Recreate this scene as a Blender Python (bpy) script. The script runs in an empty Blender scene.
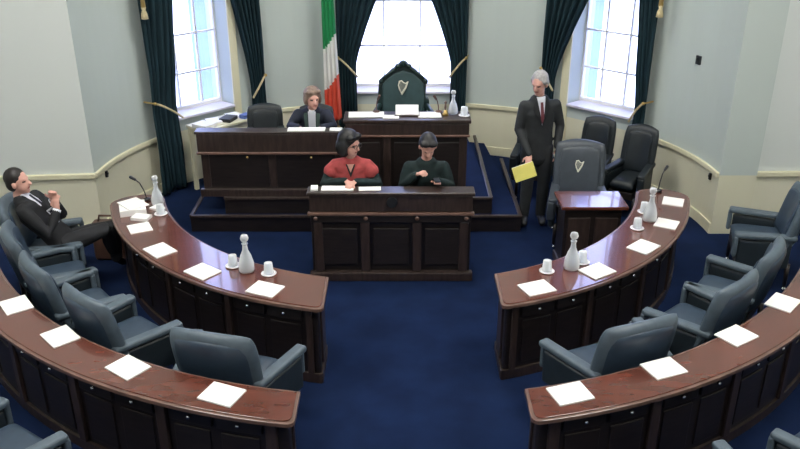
import bpy, bmesh, math, random
from mathutils import Vector, Matrix, Quaternion
from math import sin, cos, pi, radians, sqrt, atan2
random.seed(7)
SC = bpy.context.scene
COL = SC.collection
V = Vector

# ------------------------------------------------------------------ camera, world, exposure
cam_data = bpy.data.cameras.new('camera')
cam_data.sensor_width = 36.0
cam_data.lens = 36.0 * 820 / 800
cam = bpy.data.objects.new('camera', cam_data)
cam.location = (0, 0, 4.0)
cam.rotation_euler = (radians(90 - 24.3), 0, 0)
COL.objects.link(cam)
SC.camera = cam
SC.view_settings.view_transform = 'Standard'
SC.view_settings.look = 'None'
SC.view_settings.gamma = 1.0
SC.view_settings.use_curve_mapping = False
SC.view_settings.exposure = 0.0

world = bpy.data.worlds.new('daylight')
SC.world = world
world.use_nodes = True
bg = world.node_tree.nodes['Background']
bg.inputs['Color'].default_value = (0.50, 0.58, 1.0, 1)
bg.inputs['Strength'].default_value = 7.5
FILL_STRENGTH = 20.0          # glow of the added overhead fill panels

sun_data = bpy.data.lights.new('sun', 'SUN'); sun_data.energy = 5.0; sun_data.angle = radians(2); sun_data.color = (1.0, 0.96, 0.88)
sun = bpy.data.objects.new('sun', sun_data); sun.rotation_euler = (radians(38), 0, radians(12)); COL.objects.link(sun)   # high, shining away from the windows

# ------------------------------------------------------------------ materials
def mat(name, color, rough=0.6, metal=0.0, coat=0.0, coat_rough=0.05, noise=0.0, scale=8.0, stretch=(1, 1, 1), bump=0.0,
        emis=None, estr=0.0, color2=None, spec=0.5):
    m = bpy.data.materials.new(name)
    m.use_nodes = True
    nt = m.node_tree
    b = nt.nodes['Principled BSDF']
    b.inputs['Base Color'].default_value = (*color, 1)
    b.inputs['Roughness'].default_value = rough
    b.inputs['Metallic'].default_value = metal
    b.inputs['Coat Weight'].default_value = coat
    b.inputs['Coat Roughness'].default_value = coat_rough
    b.inputs['Specular IOR Level'].default_value = spec
    tc = nt.nodes.new('ShaderNodeTexCoord')
    mp = nt.nodes.new('ShaderNodeMapping')
    mp.inputs['Scale'].default_value = stretch
    nt.links.new(tc.outputs['Object'], mp.inputs['Vector'])
    n = nt.nodes.new('ShaderNodeTexNoise')
    n.inputs['Scale'].default_value = scale
    n.inputs['Detail'].default_value = 5
    nt.links.new(mp.outputs['Vector'], n.inputs['Vector'])
    if noise > 0 or color2:
        r = nt.nodes.new('ShaderNodeValToRGB')
        c2 = color2 or tuple(min(1, c * (1 + noise)) for c in color)
        c1 = color if color2 else tuple(c * (1 - noise) for c in color)
        r.color_ramp.elements[0].position = 0.3
        r.color_ramp.elements[1].position = 0.7
        r.color_ramp.elements[0].color = (*c1, 1)
        r.color_ramp.elements[1].color = (*c2, 1)
        nt.links.new(n.outputs['Fac'], r.inputs['Fac'])
        nt.links.new(r.outputs['Color'], b.inputs['Base Color'])
    if bump > 0:
        bp = nt.nodes.new('ShaderNodeBump')
        bp.inputs['Strength'].default_value = bump
        bp.inputs['Distance'].default_value = 0.01
        nt.links.new(n.outputs['Fac'], bp.inputs['Height'])
        nt.links.new(bp.outputs['Normal'], b.inputs['Normal'])
    if emis:
        b.inputs['Emission Color'].default_value = (*emis, 1)
        b.inputs['Emission Strength'].default_value = estr
    return m

M = {}
M['wood_dark'] = mat('dark_wood', (0.013, 0.009, 0.0085), 0.42, noise=0.45, scale=6, stretch=(1, 1, 6), coat=0.25, coat_rough=0.25)
M['wood_mid'] = mat('mid_wood', (0.034, 0.022, 0.019), 0.38, noise=0.4, scale=6, stretch=(6, 6, 1), coat=0.3, coat_rough=0.2)
M['wood_top'] = mat('polished_mahogany', (0.115, 0.031, 0.018), 0.24, noise=0.25, scale=4, stretch=(1, 3, 1), coat=1.0, coat_rough=0.06)
M['wood_edge'] = mat('pale_mahogany_edge', (0.15, 0.085, 0.065), 0.3, noise=0.25, scale=9, coat=0.6, coat_rough=0.12)
M['carpet'] = mat('blue_carpet', (0.0065, 0.0155, 0.052), 0.95, noise=0.22, scale=3.0, bump=0.1, spec=0.1)
M['leather'] = mat('grey_blue_leather', (0.034, 0.055, 0.085), 0.42, noise=0.12, scale=14, bump=0.15)
M['leather_slate'] = mat('slate_grey_leather', (0.050, 0.062, 0.078), 0.42, noise=0.1, scale=14)
M['leather_rim'] = mat('pale_grey_leather', (0.085, 0.116, 0.145), 0.45, noise=0.12, scale=14, bump=0.15)
M['leather_side'] = mat('dark_grey_leather', (0.018, 0.027, 0.035), 0.45, noise=0.15, scale=14, bump=0.15)
M['leather_black'] = mat('black_leather', (0.008, 0.013, 0.017), 0.5, noise=0.15, scale=14, bump=0.1)
M['leather_green'] = mat('dark_green_leather', (0.032, 0.066, 0.072), 0.5, noise=0.12, scale=14)
M['curtain'] = mat('dark_green_velvet', (0.012, 0.031, 0.041), 0.85, noise=0.3, scale=5, stretch=(4, 4, .4), spec=0.2)
M['cream'] = mat('cream_paint', (0.72, 0.69, 0.50), 0.5, noise=0.03)
M['white_paint'] = mat('white_paint', (0.78, 0.78, 0.80), 0.45, noise=0.02)
M['reveal'] = mat('lilac_white_paint', (0.72, 0.70, 0.80), 0.5, noise=0.02)
M['rope'] = mat('cream_rope', (0.62, 0.52, 0.30), 0.7, noise=0.2, scale=60)
M['gold'] = mat('brass', (0.55, 0.38, 0.14), 0.35, metal=0.8)
M['chrome'] = mat('bright_metal', (0.65, 0.65, 0.68), 0.25, metal=1.0)
M['black'] = mat('black_plastic', (0.012, 0.013, 0.016), 0.4)
M['dark_metal'] = mat('dark_metal', (0.04, 0.045, 0.05), 0.35, metal=0.6)
M['paper'] = mat('white_paper', (0.86, 0.86, 0.84), 0.7, noise=0.02)
M['paper_blue'] = mat('blue_paper', (0.12, 0.18, 0.45), 0.7)
M['yellow'] = mat('yellow_folder', (0.75, 0.68, 0.17), 0.6, noise=0.05)
M['brown_leather'] = mat('brown_leather', (0.10, 0.05, 0.035), 0.5, noise=0.2)
M['skin'] = mat('skin', (0.66, 0.36, 0.29), 0.5, noise=0.05)
M['lips'] = mat('lips', (0.38, 0.11, 0.10), 0.5)
M['eye'] = mat('dark_eye', (0.03, 0.02, 0.02), 0.3)
M['hair_black'] = mat('black_hair', (0.009, 0.009, 0.010), 0.5, noise=0.4, scale=40)
M['hair_brown'] = mat('dark_brown_hair', (0.014, 0.011, 0.010), 0.5, noise=0.4, scale=40)
M['hair_grey'] = mat('grey_hair', (0.36, 0.35, 0.35), 0.6, noise=0.25, scale=40)
M['hair_ash'] = mat('ash_blonde_hair', (0.22, 0.155, 0.12), 0.6, noise=0.35, scale=30)
M['suit_black'] = mat('black_suit_cloth', (0.010, 0.011, 0.014), 0.8, noise=0.25, scale=12)
M['suit_grey'] = mat('charcoal_suit_cloth', (0.018, 0.021, 0.024), 0.8, noise=0.2, scale=12)
M['navy'] = mat('navy_cloth', (0.010, 0.014, 0.030), 0.8, noise=0.2, scale=12)
M['dark_knit'] = mat('dark_green_knit', (0.006, 0.018, 0.019), 0.85, noise=0.3, scale=15)
M['red_knit'] = mat('red_knit', (0.38, 0.058, 0.058), 0.8, noise=0.2, scale=18)
M['shirt'] = mat('white_shirt', (0.72, 0.74, 0.82), 0.7, noise=0.03)
M['tie_red'] = mat('maroon_tie', (0.13, 0.03, 0.04), 0.6)
M['trim_green'] = mat('green_grey_trim', (0.06, 0.10, 0.09), 0.7)
M['flag_green'] = mat('flag_green', (0.015, 0.26, 0.09), 0.7)
M['flag_white'] = mat('flag_white', (0.74, 0.74, 0.72), 0.7)
M['flag_orange'] = mat('flag_orange', (0.66, 0.09, 0.05), 0.7)
M['stone'] = mat('pale_paving', (0.82, 0.83, 0.86), 0.8, noise=0.06, scale=0.6)
M['facade'] = mat('blue_grey_building', (0.16, 0.22, 0.34), 0.8, noise=0.15, scale=1.5)
M['ceiling'] = mat('ceiling_white', (0.8, 0.8, 0.78), 0.7, noise=0.02)
M['fill_emitter'] = mat('fill_glow', (0.9, 0.9, 0.9), 0.5, emis=(1.0, 0.97, 0.90), estr=FILL_STRENGTH)
M['harp'] = mat('pale_gold_thread', (0.70, 0.70, 0.60), 0.5)

# wall: blue-grey paint above the chair rail, cream below it
def wall_mat(name, upper, lower=(0.70, 0.68, 0.52)):
    m = mat(name, upper, 0.55)
    nt = m.node_tree
    b = nt.nodes['Principled BSDF']
    g = nt.nodes.new('ShaderNodeNewGeometry')
    s = nt.nodes.new('ShaderNodeSeparateXYZ')
    nt.links.new(g.outputs['Position'], s.inputs[0])
    gt = nt.nodes.new('ShaderNodeMath'); gt.operation = 'GREATER_THAN'; gt.inputs[1].default_value = 0.72
    nt.links.new(s.outputs['Z'], gt.inputs[0])
    mx = nt.nodes.new('ShaderNodeMix'); mx.data_type = 'RGBA'
    mx.inputs[6].default_value = (*lower, 1)
    mx.inputs[7].default_value = (*upper, 1)
    nt.links.new(gt.outputs[0], mx.inputs[0])
    nt.links.new(mx.outputs[2], b.inputs['Base Color'])
    return m
M['wall'] = wall_mat('apse_wall_shaded', (0.52, 0.585, 0.56))  # darker copy: the weaker light in the apse is put into the colour
M['wall_lit'] = wall_mat('front_wall_lit', (0.68, 0.72, 0.70), (0.72, 0.70, 0.55))  # paler copy: the stronger light on these walls is put into the colour

def glass_mat(name, tint, gl):
    m = bpy.data.materials.new(name); m.use_nodes = True
    nt = m.node_tree; nt.nodes.clear()
    o = nt.nodes.new('ShaderNodeOutputMaterial')
    t = nt.nodes.new('ShaderNodeBsdfTransparent'); t.inputs[0].default_value = (*tint, 1)
    g = nt.nodes.new('ShaderNodeBsdfGlossy'); g.inputs['Roughness'].default_value = 0.05
    f = nt.nodes.new('ShaderNodeFresnel'); f.inputs[0].default_value = gl
    mx = nt.nodes.new('ShaderNodeMixShader')
    nt.links.new(f.outputs[0], mx.inputs[0]); nt.links.new(t.outputs[0], mx.inputs[1]); nt.links.new(g.outputs[0], mx.inputs[2])
    nt.links.new(mx.outputs[0], o.inputs[0])
    return m
M['pane'] = glass_mat('window_glass', (0.95, 0.97, 1.0), 1.3)
def vessel():
    m = bpy.data.materials.new('clear_glass'); m.use_nodes = True
    nt = m.node_tree; nt.nodes.clear()
    o = nt.nodes.new('ShaderNodeOutputMaterial')
    t = nt.nodes.new('ShaderNodeBsdfTransparent'); t.inputs[0].default_value = (0.92, 0.95, 0.97, 1)
    g = nt.nodes.new('ShaderNodeBsdfPrincipled')
    g.inputs['Base Color'].default_value = (0.93, 0.95, 0.97, 1); g.inputs['Roughness'].default_value = 0.12
    f = nt.nodes.new('ShaderNodeLayerWeight'); f.inputs[0].default_value = 0.45
    mt = nt.nodes.new('ShaderNodeMath'); mt.operation = 'MULTIPLY_ADD'; mt.inputs[1].default_value = 0.7; mt.inputs[2].default_value = 0.28
    mx = nt.nodes.new('ShaderNodeMixShader')
    nt.links.new(f.outputs['Facing'], mt.inputs[0])
    nt.links.new(mt.outputs[0], mx.inputs[0]); nt.links.new(t.outputs[0], mx.inputs[1]); nt.links.new(g.outputs[0], mx.inputs[2])
    nt.links.new(mx.outputs[0], o.inputs[0])
    return m
M['glass'] = vessel()

# ------------------------------------------------------------------ helpers
def obj(name, bm, m, parent=None, bevel=0.0, smooth=False, seg=2, world=False):
    if world and parent is not None:
        bmesh.ops.translate(bm, verts=bm.verts, vec=-parent.location)
    bmesh.ops.recalc_face_normals(bm, faces=bm.faces)
    me = bpy.data.meshes.new(name)
    bm.to_mesh(me); bm.free()
    for mm in (m if isinstance(m, (list, tuple)) else [m]):
        me.materials.append(M[mm] if isinstance(mm, str) else mm)
    if smooth:
        for p in me.polygons: p.use_smooth = True
    o = bpy.data.objects.new(name, me)
    COL.objects.link(o)
    if parent is not None: o.parent = parent
    if bevel > 0:
        b = o.modifiers.new('bevel', 'BEVEL'); b.width = bevel; b.segments = seg; b.limit_method = 'ANGLE'; b.angle_limit = radians(35)
    return o

def thing(name, label, cat, loc=(0, 0, 0), rz=0.0, group=None):
    o = bpy.data.objects.new(name, None); o.empty_display_size = 0.1
    COL.objects.link(o)
    o.location = loc; o.rotation_euler = (0, 0, rz)
    return tag(o, label, cat, group)

def tag(o, label, cat, group=None, kind=None):
    o['label'] = label; o['category'] = cat
    if group: o['group'] = group
    if kind: o['kind'] = kind
    return o

def struct(name, bm, m, bevel=0.0, smooth=False, label=None):
    o = obj(name, bm, m, None, bevel, smooth)
    o['kind'] = 'structure'
    if label: o['label'] = label
    return o

def dup(o, parent=None, label=None, loc=None, rz=None, group=None):
    c = o.copy(); COL.objects.link(c)
    if parent is not None: c.parent = parent
    if label: c['label'] = label
    if group: c['group'] = group
    if loc is not None: c.location = loc
    if rz is not None: c.rotation_euler = (0, 0, rz)
    for ch in list(o.children): dup(ch, c)
    return c

def BM(): return bmesh.new()

def box(bm, c, s, rz=0.0, rx=0.0, ry=0.0):
    r = bmesh.ops.create_cube(bm, size=1.0)
    mt = Matrix.Translation(V(c)) @ Matrix.Rotation(rz, 4, 'Z') @ Matrix.Rotation(ry, 4, 'Y') @ Matrix.Rotation(rx, 4, 'X') @ Matrix.Diagonal((s[0], s[1], s[2], 1))
    bmesh.ops.transform(bm, matrix=mt, verts=r['verts'])
    return bm

def prism(bm, pts, z0, z1):
    a = [bm.verts.new((p[0], p[1], z0)) for p in pts]
    b = [bm.verts.new((p[0], p[1], z1)) for p in pts]
    n = len(pts)
    for i in range(n):
        j = (i + 1) % n
        bm.faces.new((a[i], a[j], b[j], b[i]))
    fa = bm.faces.new(a[::-1]); fb = bm.faces.new(b)
    bmesh.ops.triangulate(bm, faces=[fa, fb])
    return bm

def strip(bm, inner, outer, z0, z1):
    """closed solid between two polylines of equal length"""
    n = len(inner)
    vs = [[bm.verts.new((*inner[i], z0)), bm.verts.new((*outer[i], z0)), bm.verts.new((*outer[i], z1)), bm.verts.new((*inner[i], z1))] for i in range(n)]
    for i in range(n - 1):
        for k in range(4):
            l = (k + 1) % 4
            bm.faces.new((vs[i][k], vs[i][l], vs[i + 1][l], vs[i + 1][k]))
    bm.faces.new(vs[0][::-1]); bm.faces.new(vs[-1])
    return bm

def lathe(bm, prof, c=(0, 0, 0), seg=20):
    rings = []
    for r, z in prof:
        if r < 1e-5: rings.append([bm.verts.new((c[0], c[1], c[2] + z))])
        else: rings.append([bm.verts.new((c[0] + r * cos(2 * pi * k / seg), c[1] + r * sin(2 * pi * k / seg), c[2] + z)) for k in range(seg)])
    for a, b in zip(rings, rings[1:]):
        for k in range(seg):
            l = (k + 1) % seg
            if len(a) == 1 and len(b) == 1: continue
            if len(a) == 1: bm.faces.new((a[0], b[k], b[l]))
            elif len(b) == 1: bm.faces.new((a[k], a[l], b[0]))
            else: bm.faces.new((a[k], a[l], b[l], b[k]))
    return bm

def tube(bm, pts, radii, side=None, squash=1.0, seg=12, rounded=True):
    """chain of rings along pts, elliptical if side and squash are given; closed, round ends"""
    pts = [V(p) for p in pts]
    if isinstance(radii, (int, float)): radii = [radii] * len(pts)
    if not isinstance(squash, (list, tuple)): squash = [squash] * len(pts)
    P, R, S = [], [], []
    n = len(pts)
    d0 = (pts[1] - pts[0]).normalized(); d1 = (pts[-1] - pts[-2]).normalized()
    if rounded:
        for a in (80, 55, 28):
            P.append(pts[0] - d0 * radii[0] * squash[0] * sin(radians(a))); R.append(radii[0] * cos(radians(a))); S.append(squash[0])
    P += pts; R += list(radii); S += list(squash)
    if rounded:
        for a in (28, 55, 80):
            P.append(pts[-1] + d1 * radii[-1] * squash[-1] * sin(radians(a))); R.append(radii[-1] * cos(radians(a))); S.append(squash[-1])
    rings = []
    sv = V(side) if side is not None else None
    prev = None
    for i in range(len(P)):
        d = (P[min(i + 1, len(P) - 1)] - P[max(i - 1, 0)]).normalized()
        if sv is not None: s = (sv - d * sv.dot(d)).normalized()
        elif prev is None: s = d.orthogonal().normalized()
        else: s = (prev - d * prev.dot(d)).normalized()
        prev = s
        t = d.cross(s)
        rings.append([bm.verts.new(P[i] + s * (R[i] * cos(2 * pi * k / seg)) + t * (R[i] * S[i] * sin(2 * pi * k / seg))) for k in range(seg)])
    for a, b in zip(rings, rings[1:]):
        for k in range(seg):
            l = (k + 1) % seg
            bm.faces.new((a[k], a[l], b[l], b[k]))
    bm.faces.new(rings[0][::-1]); bm.faces.new(rings[-1])
    return bm

def ellipsoid(bm, c, r, frame=None, u=16, v=10):
    res = bmesh.ops.create_uvsphere(bm, u_segments=u, v_segments=v, radius=1.0)
    fr = frame.to_4x4() if frame is not None else Matrix.Identity(4)
    mt = Matrix.Translation(V(c)) @ fr @ Matrix.Diagonal((r[0], r[1], r[2], 1))
    bmesh.ops.transform(bm, matrix=mt, verts=res['verts'])
    return bm

def blob(name, bm, m, parent, voxel=0.009, smooth=3, world=True):
    """merge overlapping closed shapes into one continuous surface"""
    o = obj(name, bm, m, parent, world=world)
    r = o.modifiers.new('merge', 'REMESH'); r.mode = 'VOXEL'; r.voxel_size = voxel; r.use_smooth_shade = True
    s = o.modifiers.new('smooth', 'SMOOTH'); s.factor = 0.5; s.iterations = smooth
    dg = bpy.context.evaluated_depsgraph_get()
    me = bpy.data.meshes.new_from_object(o.evaluated_get(dg))
    o.modifiers.clear()
    old = o.data; o.data = me; bpy.data.meshes.remove(old)
    if not me.materials:
        for mm in (m if isinstance(m, (list, tuple)) else [m]): me.materials.append(M[mm])
    for p in me.polygons: p.use_smooth = True
    return o

def pad(bm, w, h, t, arch=0.0, c=(0, 0, 0), rx=0.0, curve=0.0, nu=14, nv=12, rz=0.0, pw=5, cornr=0.0):
    """upholstered cushion in the local XZ plane; thickness along Y"""
    mt = Matrix.Translation(V(c)) @ Matrix.Rotation(rz, 4, 'Z') @ Matrix.Rotation(rx, 4, 'X')
    def ring(sgn):
        g = []
        for i in range(nu + 1):
            row = []
            for j in range(nv + 1):
                u = -cos(pi * i / nu); v = -cos(pi * j / nv)
                th = t / 2 * max(0.0, (1 - abs(u) ** pw)) ** 0.45 * max(0.0, (1 - abs(v) ** pw)) ** 0.45
                x = u * w / 2 * (1 - cornr * max(0, v) ** 4)
                z = h / 2 * v + (arch * (1 - u * u) * (v + 1) / 2)
                y = sgn * th + curve * (u * u)
                row.append(bm.verts.new(mt @ V((x, y, z))))
            g.append(row)
        return g
    a = ring(1); b = ring(-1)
    for g, f in ((a, 1), (b, -1)):
        for i in range(nu):
            for j in range(nv):
                q = (g[i][j], g[i + 1][j], g[i + 1][j + 1], g[i][j + 1])
                bm.faces.new(q if f > 0 else q[::-1])
    bmesh.ops.remove_doubles(bm, verts=bm.verts, dist=1e-5)
    return bm

# ------------------------------------------------------------------ the room
CX, CY = 0.0, 8.6            # centre of the curved seating and of the apse
AL, AR, B = 3.42, 3.58, 2.95 # half-axes of the apse
T = 0.42                     # wall thickness
HT = 5.6                     # ceiling height
def apse(phi, off=0.0):
    """phi in degrees, 0 = back, positive = right"""
    p = radians(phi); a = AR if phi > 0 else AL
    a = AL + (AR - AL) * min(1, max(0, (phi + 60) / 120))
    x, y = a * sin(p), B * cos(p)
    n = V((sin(p) / a, cos(p) / B)); n.normalize()
    return (CX + x + n.x * off, CY + y + n.y * off)
W_OPEN = [(-58.5, -41.0), (-11.8, 12.6), (40.0, 57.5)]
SILL, HEAD = 0.88, 3.7

bm = BM(); prism(bm, [(-6.6, -2), (6.6, -2), (6.6, 12.1), (-6.6, 12.1)], -0.12, 0.0)
struct('floor', bm, 'carpet')
bm = BM(); prism(bm, [(-6.6, -2), (6.6, -2), (6.6, 12.1), (-6.6, 12.1)], HT, HT + 0.1)
struct('ceiling', bm, 'ceiling')

def wall_piece(name, f0, f1, z0=0, z1=HT, shrink=(0, 0), n=None, m='wall'):
    n = n or max(1, int(abs(f1 - f0) / 3))
    inn, out = [], []
    for i in range(n + 1):
        t = i / n
        inn.append(apse(f0 + (f1 - f0) * t))
        out.append(apse(f0 - shrink[0] + (f1 + shrink[1] - (f0 - shrink[0])) * t, T))
    bm = BM(); strip(bm, inn, out, z0, z1)
    return struct(name, bm, m)
wall_piece('wall_apse_left', -90, W_OPEN[0][0], shrink=(0, 1.5))
wall_piece('wall_back_left', W_OPEN[0][1], W_OPEN[1][0], shrink=(1.5, 1.5))
wall_piece('wall_back_right', W_OPEN[1][1], W_OPEN[2][0], shrink=(1.5, 1.5))
wall_piece('wall_apse_right', W_OPEN[2][1], 90, shrink=(1.5, 0))
for nm, (a, b) in zip(('left_window', 'back', 'right_window'), W_OPEN):
    wall_piece('wall_below_' + nm, a, b, 0, SILL, n=1)
    wall_piece('wall_above_' + nm, a, b, HEAD, HT, n=1)
bm = BM(); prism(bm, [(CX - AL, CY), (CX - AL, CY + T), (-6.4, CY - 0.25 + T), (-6.4, CY - 0.25)], 0, HT); struct('wall_front_left', bm, 'wall_lit')
bm = BM(); prism(bm, [(CX + AR, CY + .06), (CX + AR, CY + T), (6.4, CY + 0.1 + T), (6.4, CY + 0.1)], 0, HT); struct('wall_front_right', bm, 'wall_lit')
bm = BM(); box(bm, (-6.5, 3.5, HT / 2), (0.2, 11.0, HT)); struct('wall_left', bm, 'wall_lit')
bm = BM(); box(bm, (6.5, 3.5, HT / 2), (0.2, 11.0, HT)); struct('wall_right', bm, 'wall_lit')
bm = BM(); box(bm, (0, -1.9, HT / 2), (12.8, 0.2, HT)); struct('wall_rear', bm, 'wall_lit')

# chair rail and baseboards following the walls
def rail(name, f0, f1, z0, z1, d, m):
    n = max(2, int(abs(f1 - f0) / 3))
    fs = [f0 + (f1 - f0) * i / n for i in range(n + 1)]
    bm = BM(); strip(bm, [apse(f, -d) for f in fs], [apse(f, 0.0) for f in fs], z0, z1)
    return bm
k = 0
spans = [(-90, -60.5), (-39, -13.8), (14.6, 38), (59.5, 90)]
for f0, f1 in spans:
    k += 1
    bm = rail('r', f0, f1, 0.69, 0.75, 0.035, None)
    struct('trim_%d' % k, bm, 'cream', bevel=0.01)
    bm = rail('b', f0, f1, 0.0, 0.13, 0.02, None)
    struct('baseboard_' + ('apse_left', 'back_left', 'back_right', 'apse_right')[k - 1], bm, 'cream', bevel=0.006)
bm = BM(); box(bm, (-4.93, 8.46, 0.72), (3.05, 0.05, 0.06), rz=radians(4.8)); struct('trim_5', bm, 'cream', bevel=0.01)
bm = BM(); box(bm, (5.0, 8.66, 0.72), (2.85, 0.05, 0.06), rz=radians(.8)); struct('trim_6', bm, 'cream', bevel=0.01)
bm = BM(); box(bm, (-4.93, 8.46, 0.065), (3.05, 0.04, 0.13), rz=radians(4.8)); struct('baseboard_front_left', bm, 'cream', bevel=0.006)
bm = BM(); box(bm, (5.0, 8.66, 0.065), (2.85, 0.04, 0.13), rz=radians(.8)); struct('baseboard_front_right', bm, 'cream', bevel=0.006)

# windows (sash, glazing bars, panes, sill) and architraves
def window(n, a, b, vbars, hbars):
    p0, p1 = V(apse(a - -1.0, T - 0.14)), V(apse(b - 1.0, T - 0.14))
    mid = (p0 + p1) / 2; d = (p1 - p0); w = d.length + .10; rz = atan2(d.y, d.x)
    root = bpy.data.objects.new('window_%d' % n, None); COL.objects.link(root)
    root['kind'] = 'structure'; root.location = (mid.x, mid.y, SILL); root.rotation_euler = (0, 0, rz)
    h = HEAD - SILL
    bm = BM()
    for x in (-w / 2 + .035, w / 2 - .035): box(bm, (x, 0, h / 2), (0.07, 0.08, h))
    for z in (0.04, h - 0.035): box(bm, (0, 0, z), (w - .14, 0.08, 0.07))
    obj('window_frame', bm, 'white_paint', root, 0.006)
    bm = BM()
    for i in range(1, vbars + 1): box(bm, (-w / 2 + w * i / (vbars + 1), 0, h / 2), (0.022, 0.04, h - .12))
    for z in hbars: box(bm, (0, 0.0, z), (w - .12, 0.038, 0.022 if z != hbars[-1] else .05))
    obj('glazing_bars', bm, 'white_paint', root)
    bm = BM(); box(bm, (0, 0.0, h / 2), (w - .13, 0.006, h - .12)); obj('window_pane', bm, 'pane', root)
    # sill board
    q0, q1 = V(apse(a, -0.06)), V(apse(b, -0.06)); r0, r1 = V(apse(a + 1.2, T - 0.16)), V(apse(b - 1.2, T - 0.16))
    bm = BM(); strip(bm, [tuple(q0), tuple(q1)], [tuple(r0), tuple(r1)], SILL + .001, SILL + 0.035)
    s = struct('trim_%d' % (6 + n), bm, 'reveal', bevel=0.008)
    # architrave
    bm = BM()
    for f, sg in ((a, -1), (b, 1)):
        f2 = f + sg * 1.9
        strip(bm, [apse(f, -0.03), apse(f2, -0.03)], [apse(f, 0.0), apse(f2, 0.0)], 0.0, HEAD)
    struct('trim_%d' % (9 + n), bm, 'cream', bevel=0.005)
window(1, *W_OPEN[0], 2, (0.5, 1.0, 1.5))
window(2, *W_OPEN[1], 2, (0.62, 1.25, 1.9))
window(3, *W_OPEN[2], 2, (0.5, 1.0, 1.5))

# fill light panels added under the unseen ceiling to light the room
for i, (x, y) in enumerate(((-3.0, 2.2), (3.0, 2.2), (-3.0, 5.6), (3.0, 5.6), (0, 8.6))):
    t = thing('fill_panel', ['added square fill light panel over the left rear seats', 'added square fill light panel over the right rear seats',
              'added square fill light panel over the left inner desk', 'added square fill light panel over the right inner desk',
              'added square fill light panel over the raised platform'][i], 'ceiling light', (x, y, HT - 0.06), 0, 'added fill lights')
    bm = BM()
    for s in (-1, 1):
        box(bm, (s * .78, 0, 0.02), (0.06, 1.62, 0.08)); box(bm, (0, s * .78, 0.02), (1.5, 0.06, 0.08))
    obj('frame', bm, 'white_paint', t)
    bm = BM(); box(bm, (0, 0, 0.03), (1.5, 1.5, 0.02)); obj('fill_emitter', bm, 'fill_emitter', t)

# outside
bm = BM(); prism(bm, [(-40, 12.3), (40, 12.3), (40, 70), (-40, 70)], -3.4, -3.2); struct('ground', bm, 'stone')
for x, w, lb in ((-4.40, .38, 'narrow blue-grey stand-in for a building outside, seen through the left window'), (4.34, .22, 'thin blue-grey stand-in for a building outside, seen through the right window')):
    t = thing('building_strip', lb, 'building', (x, 18.3, -3.2))  # added narrow block standing in for the building shape outside
    bm = BM(); box(bm, (0, 0, 4.2), (w, w, 8.0)); obj('strip_body', bm, 'facade', t, .02)
    bm = BM(); box(bm, (0, 0, .1), (w + .2, w + .2, .2)); obj('base', bm, 'facade', t, .02)
    bm = BM(); box(bm, (0, 0, 8.3), (w + .2, w + .2, .2)); obj('top_block', bm, 'facade', t, .02)

# ------------------------------------------------------------------ curtains
def curtain(label, f_out, f_in, f_tie, z_tie, top=3.85, group='dark green curtains', side=1, f_bot=None, z_bot=.03):
    """outer edge at f_out; inner edge runs from f_in (top) to f_tie (tie) in a curve, hanging to the floor"""
    f_bot = f_bot if f_bot is not None else f_tie
    base = apse(f_out, -0.12)
    t = thing('curtain', label, 'curtain', (base[0], base[1], 0.0), 0, group)
    nz, nu = 44, 48
    bm = BM(); g = []
    for j in range(nz + 1):
        z = z_bot + (top - z_bot) * j / nz
        if z > z_tie:
            s = min(1, (z - z_tie) / (2.55 - z_tie)); s = s ** 1.25
            fi = f_tie + (f_in - f_tie) * s
        else:
            s = (z_tie - z) / z_tie
            fi = f_tie + (f_bot - f_tie) * min(1, s * 2.2)
        amp = 0.035 * (0.45 + 0.55 * min(1, abs(z - z_tie) / 0.5))
        row = []
        for i in range(nu + 1):
            u = i / nu
            f = f_out + (fi - f_out) * u
            off = -0.10 - amp * (1 + sin(u * 2 * pi * 6 + 0.6 * sin(z * 1.7))) - 0.02 * sin(u * 9 + z)
            p = apse(f, off)
            row.append(bm.verts.new((p[0], p[1], z)))
        g.append(row)
    for j in range(nz):
        for i in range(nu):
            bm.faces.new((g[j][i], g[j][i + 1], g[j + 1][i + 1], g[j + 1][i]))
    o = obj('fabric', bm, 'curtain', t, smooth=True, world=True)
    sd = o.modifiers.new('thick', 'SOLIDIFY'); sd.thickness = 0.006
    # rope tie-back
    pts = []
    for i in range(13):
        u = i / 12
        f = f_out + (f_tie - f_out) * u * 1.03
        p = apse(f, -0.195 - .025 * sin(u * pi))
        pts.append((p[0], p[1], z_tie + 0.14 - 0.28 * (u ** 1.2)))
    bm = BM(); tube(bm, pts, 0.014, seg=8); obj('tie_rope', bm, 'rope', t, smooth=True, world=True)
    p = apse(f_out, -0.03); p2 = apse(f_out, -0.20)
    bm = BM(); tube(bm, [(*p, z_tie + .14), (*p2, z_tie + .14)], [.012, .012], seg=8); ellipsoid(bm, (*p2, z_tie + .14), (.022, .022, .022))
    obj('holdback_knob', bm, 'gold' if side else 'shirt', t, smooth=True, world=True)
    return t
curtain('dark green curtain on the left side of the left window', -67, -55.5, -58.5, 1.10)
curtain('dark green curtain on the right side of the left window', -33.5, -41.5, -37.0, 1.15)
curtain('dark green curtain left of the throne window, beside the flag', -15.0, -2.8, -10.4, 1.30, z_bot=.425)
curtain('dark green curtain right of the throne window', 15.8, 4.6, 12.0, 1.30, z_bot=.425)
curtain('dark green curtain on the left side of the right window, behind the standing man', 34.0, 45.5, 37.2, 1.25)
curtain('dark green curtain on the right side of the right window', 62.5, 56.2, 58.8, 1.05)

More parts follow.
